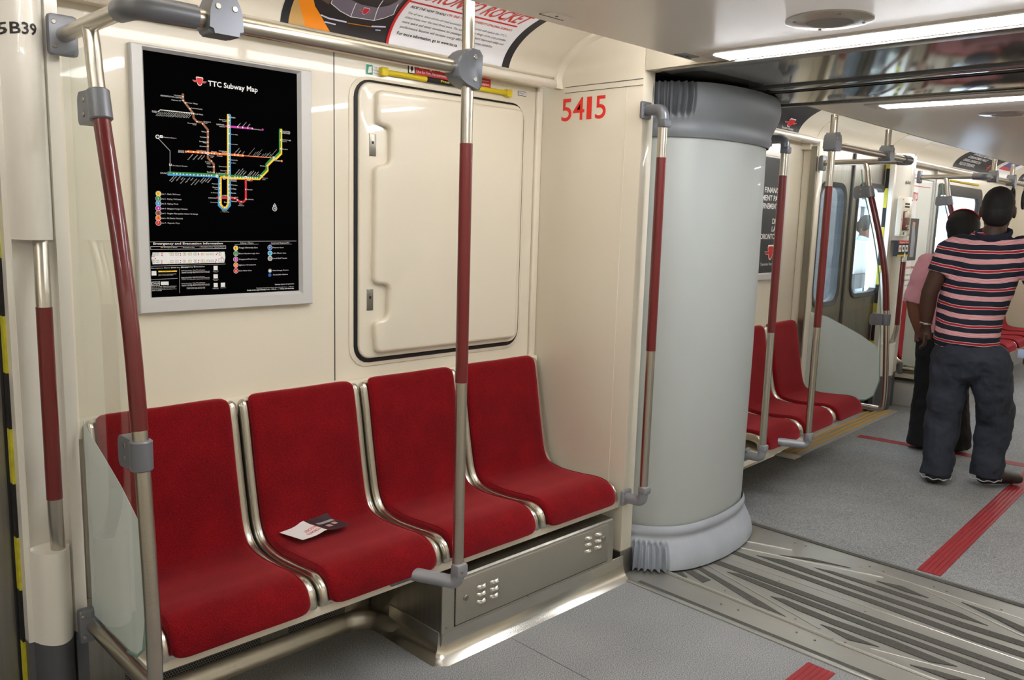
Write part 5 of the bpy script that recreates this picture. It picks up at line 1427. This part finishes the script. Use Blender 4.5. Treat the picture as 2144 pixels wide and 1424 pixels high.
# station outside the door windows
t = thing('platform_wall', 'bright white station wall with a grey brick stretch seen through the door windows', 'building', (3.5, 2.4, -1))
MB().box(-.5, 7.0, 1.6, 1.7, -1, 3.5).build('brick_wall', brickm, t); MB().box(5.0, 18, 2.6, 2.7, -1, 4.0).build('white_wall', station_w, t)
for x in (8.6, 9.9): MB().box(x, x+.12, 2.54, 2.60, -1, 4).build('grey_mullion', boot, t)
MB().box(5.0, 18, 2.50, 2.60, 1.75, 1.86).build('dark_beam', boot, t)
tag(MB().box(3.2, 7.2, .45, 1.58, -.25, -.15).box(7.2, 18, .45, 2.48, -.25, -.15).build('station_platform', mat('platform_concrete', (150, 150, 150), .8)), 'pale platform floor outside the far doors', 'platform')
t = thing('notice_board', 'white board on a dark base standing outside the far door window', 'board', (4.8, .7, -.15))
MB().box(4.58, 5.02, .68, .72, .98, 1.30, bev=.01).build('white_board', station_w, t); MB().box(4.56, 5.04, .66, .74, .84, .98).build('dark_base', boot, t)
for x in (4.62, 4.98): MB().box(x-.02, x+.02, .68, .72, -.15, .84).build('leg', boot, t)
# ================================================================== people
FR[0] = Matrix.Identity(4)
V = Vector
def organic(name, mb, m, parent, vox=.006, sm=8, wr=0):
    o = mb.build(name, m, parent)
    r = o.modifiers.new('remesh', 'REMESH'); r.mode = 'VOXEL'; r.voxel_size = vox; r.use_smooth_shade = True
    s = o.modifiers.new('smooth', 'SMOOTH'); s.iterations = sm; s.factor = .5
    if wr:
        tx = bpy.data.textures.new('folds', 'CLOUDS'); tx.noise_scale = .10; tx.noise_depth = 2
        d = o.modifiers.new('folds', 'DISPLACE'); d.texture = tx; d.strength = wr; d.mid_level = .5; d.texture_coords = 'LOCAL'
    return o
def chain(mb, pts, seg=16, flat=False):
    """rounded tapered chain: list of (point, radius or (lateral, depth))"""
    P = [V(p) for p, r in pts]; Rr = [r if isinstance(r, tuple) else (r, r) for p, r in pts]
    a = (P[0]-P[1]).normalized(); b = (P[-1]-P[-2]).normalized(); pp, rr = [], []
    for k in (0, 1, 2, 3):
        t = math.radians(8+27*k); s = math.sin(t); c = math.cos(t); pp.append(P[0]+a*min(Rr[0])*c*.8); rr.append((Rr[0][0]*s, Rr[0][1]*s))
    for i in range(len(P)-1):
        for k in range(4):
            t = k/4; pp.append(P[i].lerp(P[i+1], t)); rr.append((Rr[i][0]*(1-t)+Rr[i+1][0]*t, Rr[i][1]*(1-t)+Rr[i+1][1]*t))
    pp.append(P[-1]); rr.append(Rr[-1])
    for k in (() if flat else (3, 2, 1, 0)):
        t = math.radians(8+27*k); s = math.sin(t); c = math.cos(t); pp.append(P[-1]+b*min(Rr[-1])*c*.8); rr.append((Rr[-1][0]*s, Rr[-1][1]*s))
    mb.tube(pp, rr, seg)
def ell(mb, c, r, rot=None, n=18):
    c = V(c); rows = []
    for i in range(n//2+1):
        t = .02+(PI-.04)*i/(n//2); rows.append([])
        for k in range(n):
            v = V((r[0]*math.sin(t)*math.cos(2*PI*k/n), r[1]*math.sin(t)*math.sin(2*PI*k/n), r[2]*math.cos(t)))
            rows[-1].append(c+(rot @ v if rot else v))
    mb.grid(rows, close=True); k = len(mb.bm.verts); mb.bm.verts.ensure_lookup_table()
    mb.bm.faces.new([mb.bm.verts[i] for i in range(k-n, k)]); q = k-n*(n//2+1); mb.bm.faces.new([mb.bm.verts[i] for i in range(q, q+n)])
def hand(mb, w, d, side, fwd, curl=.5, s=1.0):
    """hand at wrist w pointing along d; fwd = thumb side"""
    d = V(d).normalized(); f = (V(fwd)-d*V(fwd).dot(d)).normalized(); n = d.cross(f)*side
    chain(mb, [(w, .026*s), (V(w)+d*.03*s, (.034*s, .020*s)), (V(w)+d*.085*s, (.040*s, .018*s))])
    for k, (off, L) in enumerate([(.030, .070), (.010, .080), (-.010, .074), (-.029, .058)]):
        p = V(w)+d*.088*s+f*off*s; a = d; q = p+a*L*.45*s; a2 = (d*math.cos(curl)+n*math.sin(curl)).normalized(); q2 = q+a2*L*.32*s; a3 = (d*math.cos(curl*1.8)+n*math.sin(curl*1.8)).normalized(); q3 = q2+a3*L*.24*s
        chain(mb, [(p-d*.02*s, .0095*s), (q, .0088*s), (q2, .0080*s), (q3, .0070*s)], 10)
    p = V(w)+d*.030*s+f*.026*s; chain(mb, [(p, .013*s), (p+(d*.6+f*.7).normalized()*.035*s, .0105*s), (p+(d*.6+f*.7).normalized()*.035*s+(d*.9+f*.25+n*.2).normalized()*.028*s, .009*s)], 10)
def head(mb, c, face, s=1.0, tilt=0):
    """skull, jaw, nose, lips, brows and ears; face = horizontal direction looked towards"""
    a = math.atan2(face[1], face[0]); Rm_ = Matrix.Rotation(a, 3, 'Z') @ Matrix.Rotation(tilt, 3, 'Y'); c = V(c)
    def q(x, y, z): return c+Rm_ @ V((x*s, y*s, z*s))
    ell(mb, q(-.010, 0, .025), (.098*s, .077*s, .100*s), Rm_); ell(mb, q(.022, 0, -.050), (.070*s, .062*s, .080*s), Rm_)
    ell(mb, q(.050, 0, -.095), (.032*s, .034*s, .030*s), Rm_)
    chain(mb, [(q(.088, 0, .018), .008*s), (q(.108, 0, -.018), .013*s)]); chain(mb, [(q(.098, -.014, -.022), .008*s), (q(.098, .014, -.022), .008*s)])
    chain(mb, [(q(.086, -.020, -.052), .008*s), (q(.093, 0, -.052), .010*s), (q(.086, .020, -.052), .008*s)])
    for k in (-1, 1):
        chain(mb, [(q(.086, k*.012, .034), .008*s), (q(.078, k*.045, .034), .008*s)]); ell(mb, q(-.002, k*.078, -.008), (.020*s, .009*s, .034*s), Rm_)
    return q
def shoe(mb, heel, d, L=.27, w=.048):
    d = V(d).normalized(); h = V(heel)
    chain(mb, [(h+d*.03+V((0, 0, .045)), (w*.85, .042)), (h+d*L*.45+V((0, 0, .046)), (w, .044)), (h+d*(L-.05)+V((0, 0, .034)), (w, .032))])
def stripes_mat():
    m = bpy.data.materials.new('striped_jersey'); m.use_nodes = True; nt = m.node_tree; b = nt.nodes['Principled BSDF']
    tc = nt.nodes.new('ShaderNodeTexCoord'); sp = nt.nodes.new('ShaderNodeSeparateXYZ'); nt.links.new(tc.outputs['Object'], sp.inputs[0])
    n = nt.nodes.new('ShaderNodeTexNoise'); n.inputs['Scale'].default_value = 5; nt.links.new(tc.outputs['Object'], n.inputs['Vector'])
    z = mathn(nt, 'ADD', sp.outputs['Z'], mathn(nt, 'MULTIPLY', mathn(nt, 'SUBTRACT', n.outputs[0], .5), .03))
    z = mathn(nt, 'ADD', z, mathn(nt, 'MULTIPLY', mathn(nt, 'POWER', sp.outputs['Y'], 2.0), -.5))
    f = mathn(nt, 'FRACT', mathn(nt, 'DIVIDE', mathn(nt, 'ADD', z, 10.0), .1))
    cr = nt.nodes.new('ShaderNodeValToRGB'); cr.color_ramp.interpolation = 'CONSTANT'; e = cr.color_ramp.elements
    nav = (*lin((24, 27, 44)), 1); wh = (*lin((228, 208, 208)), 1); rd = (*lin((176, 20, 34)), 1); pk = (*lin((214, 120, 128)), 1)
    st = [(0, nav), (.13, wh), (.16, rd), (.27, wh), (.30, nav), (.60, wh), (.62, pk), (.66, wh), (.68, pk), (.72, wh), (.74, pk), (.78, wh), (.80, pk), (.83, wh), (.85, nav)]
    e[0].position = 0; e[0].color = nav; e[1].position = st[1][0]; e[1].color = st[1][1]
    for p, c in st[2:]: k = e.new(p); k.color = c
    nt.links.new(f, cr.inputs[0]); nt.links.new(cr.outputs[0], b.inputs['Base Color']); b.inputs['Roughness'].default_value = .85
    return m
# ---- man in the striped polo shirt
t = thing('person', 'person seen from behind in a striped polo shirt and dark jeans, walking away', 'person', (4.30, -1.06, 0))
FW = V((.97, .24, 0)); LT = V((-.24, .97, 0))
m = MB()
chain(m, [((4.30, -1.03, .78), (.11, .09)), ((4.30, -1.04, 1.05), (.12, .08)), ((4.30, -1.08, 1.33), (.13, .08))], 20)
chain(m, [((4.30, -1.09, 1.30), (.075, .07)), ((4.31, -1.095, 1.44), (.060, .062))])
q = head(m, (4.325, -1.095, 1.545), FW, 1.02)
chain(m, [((4.27, -.905, 1.345), .055), ((4.235, -.865, 1.22), .052), ((4.225, -.825, 1.085), .044), ((4.24, -.815, 1.00), .044), ((4.255, -.812, .90), .031)])
hand(m, (4.256, -.812, .90), (.05, -.02, -1), -1, (1, .15, 0), .55, .95)
chain(m, [((4.34, -1.285, 1.33), .055), ((4.345, -1.325, 1.20), .053), ((4.345, -1.365, 1.06), .045), ((4.36, -1.36, .98), .044), ((4.40, -1.325, .84), .031)])
hand(m, (4.40, -1.325, .84), (.1, .28, -1), 1, (1, -.2, 0), .9, .95)
for hp, kn, an in (((4.285, -.965, .72), (4.295, -.945, .40), (4.235, -.955, .10)), ((4.31, -1.115, .72), (4.415, -1.165, .41), (4.40, -1.165, .12))):
    chain(m, [(hp, .075), (kn, .055), (an, .042)])
organic('body', m, skin_m, t, .0055, 5)
m = MB()
c = q(-.010, 0, .032); Rm_ = Matrix.Rotation(math.atan2(.24, .97), 3, 'Z'); ell(m, c, (.103, .081, .100), Rm_); ell(m, q(-.045, 0, -.015), (.066, .076, .075), Rm_)
organic('short_hair', m, hair_m, t, .006, 3)
for k in (-1, 1):
    m = MB(); ell(m, q(.083, k*.028, .012), (.010, .014, .008), Rm_, 10); m.build('eye', whitesign, t)
m = MB(); m.tube([q(.10, -.075, .018), q(.02, -.084, .018), q(-.01, -.082, .008)], .0022, 6); m.tube([q(.10, .075, .018), q(.02, .084, .018), q(-.01, .082, .008)], .0022, 6); m.tube([q(.105, -.07, .018), q(.115, 0, .018), q(.105, .07, .018)], .003, 6); m.build('glasses', ink, t)
shm = stripes_mat()
m = MB()
chain(m, [((4.295, -1.018, .83), (.170, .135)), ((4.30, -1.02, .98), (.168, .132)), ((4.30, -1.048, 1.16), (.182, .130)), ((4.305, -1.072, 1.29), (.186, .118)), ((4.31, -1.09, 1.375), (.12, .085))], 28)
chain(m, [((4.29, -.95, 1.352), .070), ((4.262, -.902, 1.318), .078), ((4.238, -.868, 1.19), .074)], flat=True); chain(m, [((4.33, -1.22, 1.352), .070), ((4.345, -1.275, 1.315), .078), ((4.35, -1.325, 1.18), .074)], flat=True)
sh = organic('striped_polo_shirt', m, shm, t, .007, 10, .018)
m = MB(); m.tube([(4.305+.078*math.cos(a), -1.093+.076*math.sin(a), 1.415+.022*math.cos(a)) for a in [2*PI*k/28 for k in range(29)]], [(.012, .026)]*29, 10, caps=False)
m.build('navy_collar', mat('navy_knit', (28, 32, 52), .85), sh)
m = MB()
chain(m, [((4.295, -1.02, .83), (.158, .125)), ((4.297, -1.035, .72), (.172, .135)), ((4.298, -1.045, .68), (.16, .12))], 28)
chain(m, [((4.285, -.965, .74), (.108, .112)), ((4.295, -.950, .55), (.102, .106)), ((4.298, -.943, .36), (.094, .096)), ((4.262, -.950, .20), (.088, .090)), ((4.232, -.955, .045), (.082, .088))], flat=True)
chain(m, [((4.31, -1.145, .74), (.106, .116)), ((4.36, -1.162, .55), (.100, .108)), ((4.425, -1.176, .37), (.092, .100)), ((4.412, -1.172, .22), (.082, .090)), ((4.395, -1.165, .055), (.084, .092))], flat=True)
organic('jeans', m, denim, t, .007, 8, .035)
for hx, hy, hz, ra, rb in ((4.232, -.955, .043, .080, .084), (4.395, -1.165, .052, .082, .088)):
    m = MB(); m.tube([(hx+rb*math.cos(a), hy+ra*math.sin(a), hz+.004*math.sin(a*9)) for a in [2*PI*k/60 for k in range(61)]], [.0022+.0014*abs(math.sin(k*1.7)) for k in range(61)], 6, caps=False); m.build('frayed_hem', mat('frayed_thread', (176, 178, 184), .9), t)
for nm, h, d in (('shoe', (4.17, -.955, .0), (1, .12, 0)), ('shoe', (4.355, -1.14, .012), (.80, -.62, 0))):
    m = MB(); shoe(m, h, d, .29); o = organic(nm, m, leather, t, .006, 4)
m = MB(); m.tube([(4.255+.034*math.cos(a), -.812+.032*math.sin(a), .905+.004*math.sin(a)) for a in [2*PI*k/24 for k in range(25)]], [(.003, .007)]*25, 8, caps=False); m.build('wristwatch', chrome, t)
# ---- woman in pink
t = thing('person', 'person in a pink shirt and black trousers, mostly hidden behind the striped shirt', 'person', (4.98, -.70, 0))
m = MB()
chain(m, [((4.98, -.68, .78), (.10, .08)), ((4.98, -.69, 1.25), (.11, .07))], 20); chain(m, [((4.98, -.70, 1.22), .05), ((4.985, -.72, 1.36), .048)])
q = head(m, (5.0, -.725, 1.43), (.97, .24), .92)
chain(m, [((4.95, -.54, 1.22), .045), ((4.905, -.495, .98), .038), ((4.915, -.515, .88), .036), ((4.935, -.545, .775), .025)]); hand(m, (4.936, -.546, .775), (.15, -.1, -1), -1, (1, .1, 0), .5, .85)
chain(m, [((5.01, -.86, 1.22), .045), ((5.03, -.89, .98), .038), ((5.10, -.88, .80), .026)]); hand(m, (5.10, -.88, .80), (.3, 0, -1), 1, (1, -.1, 0), .5, .85)
for hp, an in (((4.96, -.62, .75), (4.95, -.62, .10)), ((4.99, -.78, .75), (5.04, -.82, .10))): chain(m, [(hp, .07), (an, .04)])
organic('body', m, skin_l, t, .0055, 5)
m = MB(); ell(m, q(-.025, 0, .035), (.108, .098, .105)); ell(m, q(-.07, 0, -.02), (.07, .085, .085)); organic('dark_hair', m, hair_m, t, .007, 4)
m = MB(); Rt = Matrix.Rotation(.25, 3, 'Z') @ Matrix.Rotation(-.5, 3, 'Y'); c = q(-.012, 0, .045)
m.tube([c+Rt @ V((.006, .094*math.cos(a), .102*math.sin(a))) for a in [PI*(k+3)/26 for k in range(21)]], [(.008, .004)]*21, 8); m.build('red_hairband', redsign, t)
m = MB()
chain(m, [((4.975, -.655, .80), (.135, .10)), ((4.98, -.67, .98), (.130, .10)), ((4.98, -.69, 1.15), (.145, .10)), ((4.985, -.70, 1.25), (.12, .085))], 24)
chain(m, [((4.955, -.555, 1.232), .062), ((4.93, -.525, 1.12), .062), ((4.908, -.495, .96), .058)], flat=True); chain(m, [((5.0, -.82, 1.23), .06), ((5.03, -.885, .98), .056)])
organic('pink_shirt', m, pink, t, .007, 8, .022)
m = MB()
chain(m, [((4.975, -.66, .76), (.130, .10)), ((4.975, -.675, .68), (.135, .105))], 24)
chain(m, [((4.965, -.615, .70), (.085, .09)), ((4.96, -.62, .42), (.072, .074)), ((4.945, -.625, .03), (.088, .096))], flat=True); chain(m, [((4.99, -.76, .70), (.085, .09)), ((5.01, -.79, .42), (.072, .074)), ((5.04, -.82, .03), (.085, .096))], flat=True)
organic('black_trousers', m, blacktr, t, .007, 8, .025)
for h in ((4.93, -.62, .0), (5.00, -.82, .0)): m = MB(); shoe(m, h, (1, .1, 0), .24, .040); organic('shoe', m, leather, t, .006, 4)
# ---- person on the platform
def bystander(lab, P, face, hd, shirt, trs, hair, skin, hand_l, watch=None, zf=0.0, s=1.0):
    P = V(P); f = V((face[0], face[1], 0)).normalized(); l = V((-f.y, f.x, 0)); t = thing('person', lab, 'person', P+V((0, 0, zf)))
    def g(a, b, c): return P+f*a*s+l*b*s+V((0, 0, zf+c*s))
    rt_ = abs(f.x) > abs(f.y); E = (lambda a, b: (a, b)) if rt_ else (lambda a, b: (b, a))
    m = MB(); chain(m, [(g(0, 0, .85), E(.11, .08)), (g(0, 0, 1.32), E(.12, .08))], 20); chain(m, [(g(0, 0, 1.30), .052), (g(.01, 0, 1.47), .050)]); q = head(m, g(.02, 0, 1.56), f, .96*s, hd)
    el = g(-.02, .24, 1.08); chain(m, [(g(0, .17, 1.36), .048), (el, .040), (V(hand_l), .026)]); hand(m, V(hand_l), V(hand_l)-el, -1, f, .8, .9)
    chain(m, [(g(0, -.17, 1.36), .048), (g(-.03, -.22, 1.08), .040), (g(.08, -.22, .84), .026)]); hand(m, g(.08, -.22, .84), (f.x*.3, f.y*.3, -1), 1, f, .6, .9)
    for k in (-1, 1): chain(m, [(g(0, k*.09, .85), .07), (g(0, k*.10, .08), .04)])
    organic('body', m, skin, t, .006, 5)
    m = MB(); ell(m, q(-.014, 0, .034), (.104, .082, .100)); ell(m, q(-.05, 0, -.01), (.064, .076, .075)); organic('dark_hair', m, hair, t, .007, 3)
    m = MB(); chain(m, [(g(0, 0, .88), E(.16, .115)), (g(0, 0, 1.10), E(.155, .11)), (g(0, 0, 1.34), E(.165, .10)), (g(0, 0, 1.42), E(.10, .075))], 24)
    for k in (-1, 1): chain(m, [(g(0, k*.14, 1.38), .062), (g(-.02, k*.225, 1.12), .058)], flat=True)
    organic('shirt', m, shirt, t, .008, 8)
    m = MB(); chain(m, [(g(0, 0, .90), E(.150, .11)), (g(0, 0, .82), E(.155, .12))], 24)
    for k in (-1, 1): chain(m, [(g(0, k*.085, .80), .088), (g(0, k*.095, .45), .074), (g(0, k*.10, .10), .066)], flat=True)
    organic('trousers', m, trs, t, .008, 8)
    for k in (-1, 1): m = MB(); shoe(m, g(-.07, k*.10, 0), f, .27); organic('shoe', m, leather, t, .007, 4)
    return t
bystander('person in a pale blue shirt standing on the platform, seen through the far door window', (8.5, 1.34, -.162), (-.2, -1), .3, sky_cl, denim, hair_m, skin_l, (8.38, 1.20, 1.36), s=1.02)
tag(MB().box(4.385, 4.415, -1.30, -1.255, .755, .80, bev=.003).build('small_packet', [sky_cl]), 'small white and blue packet held in the right hand of the person in stripes', 'packet')
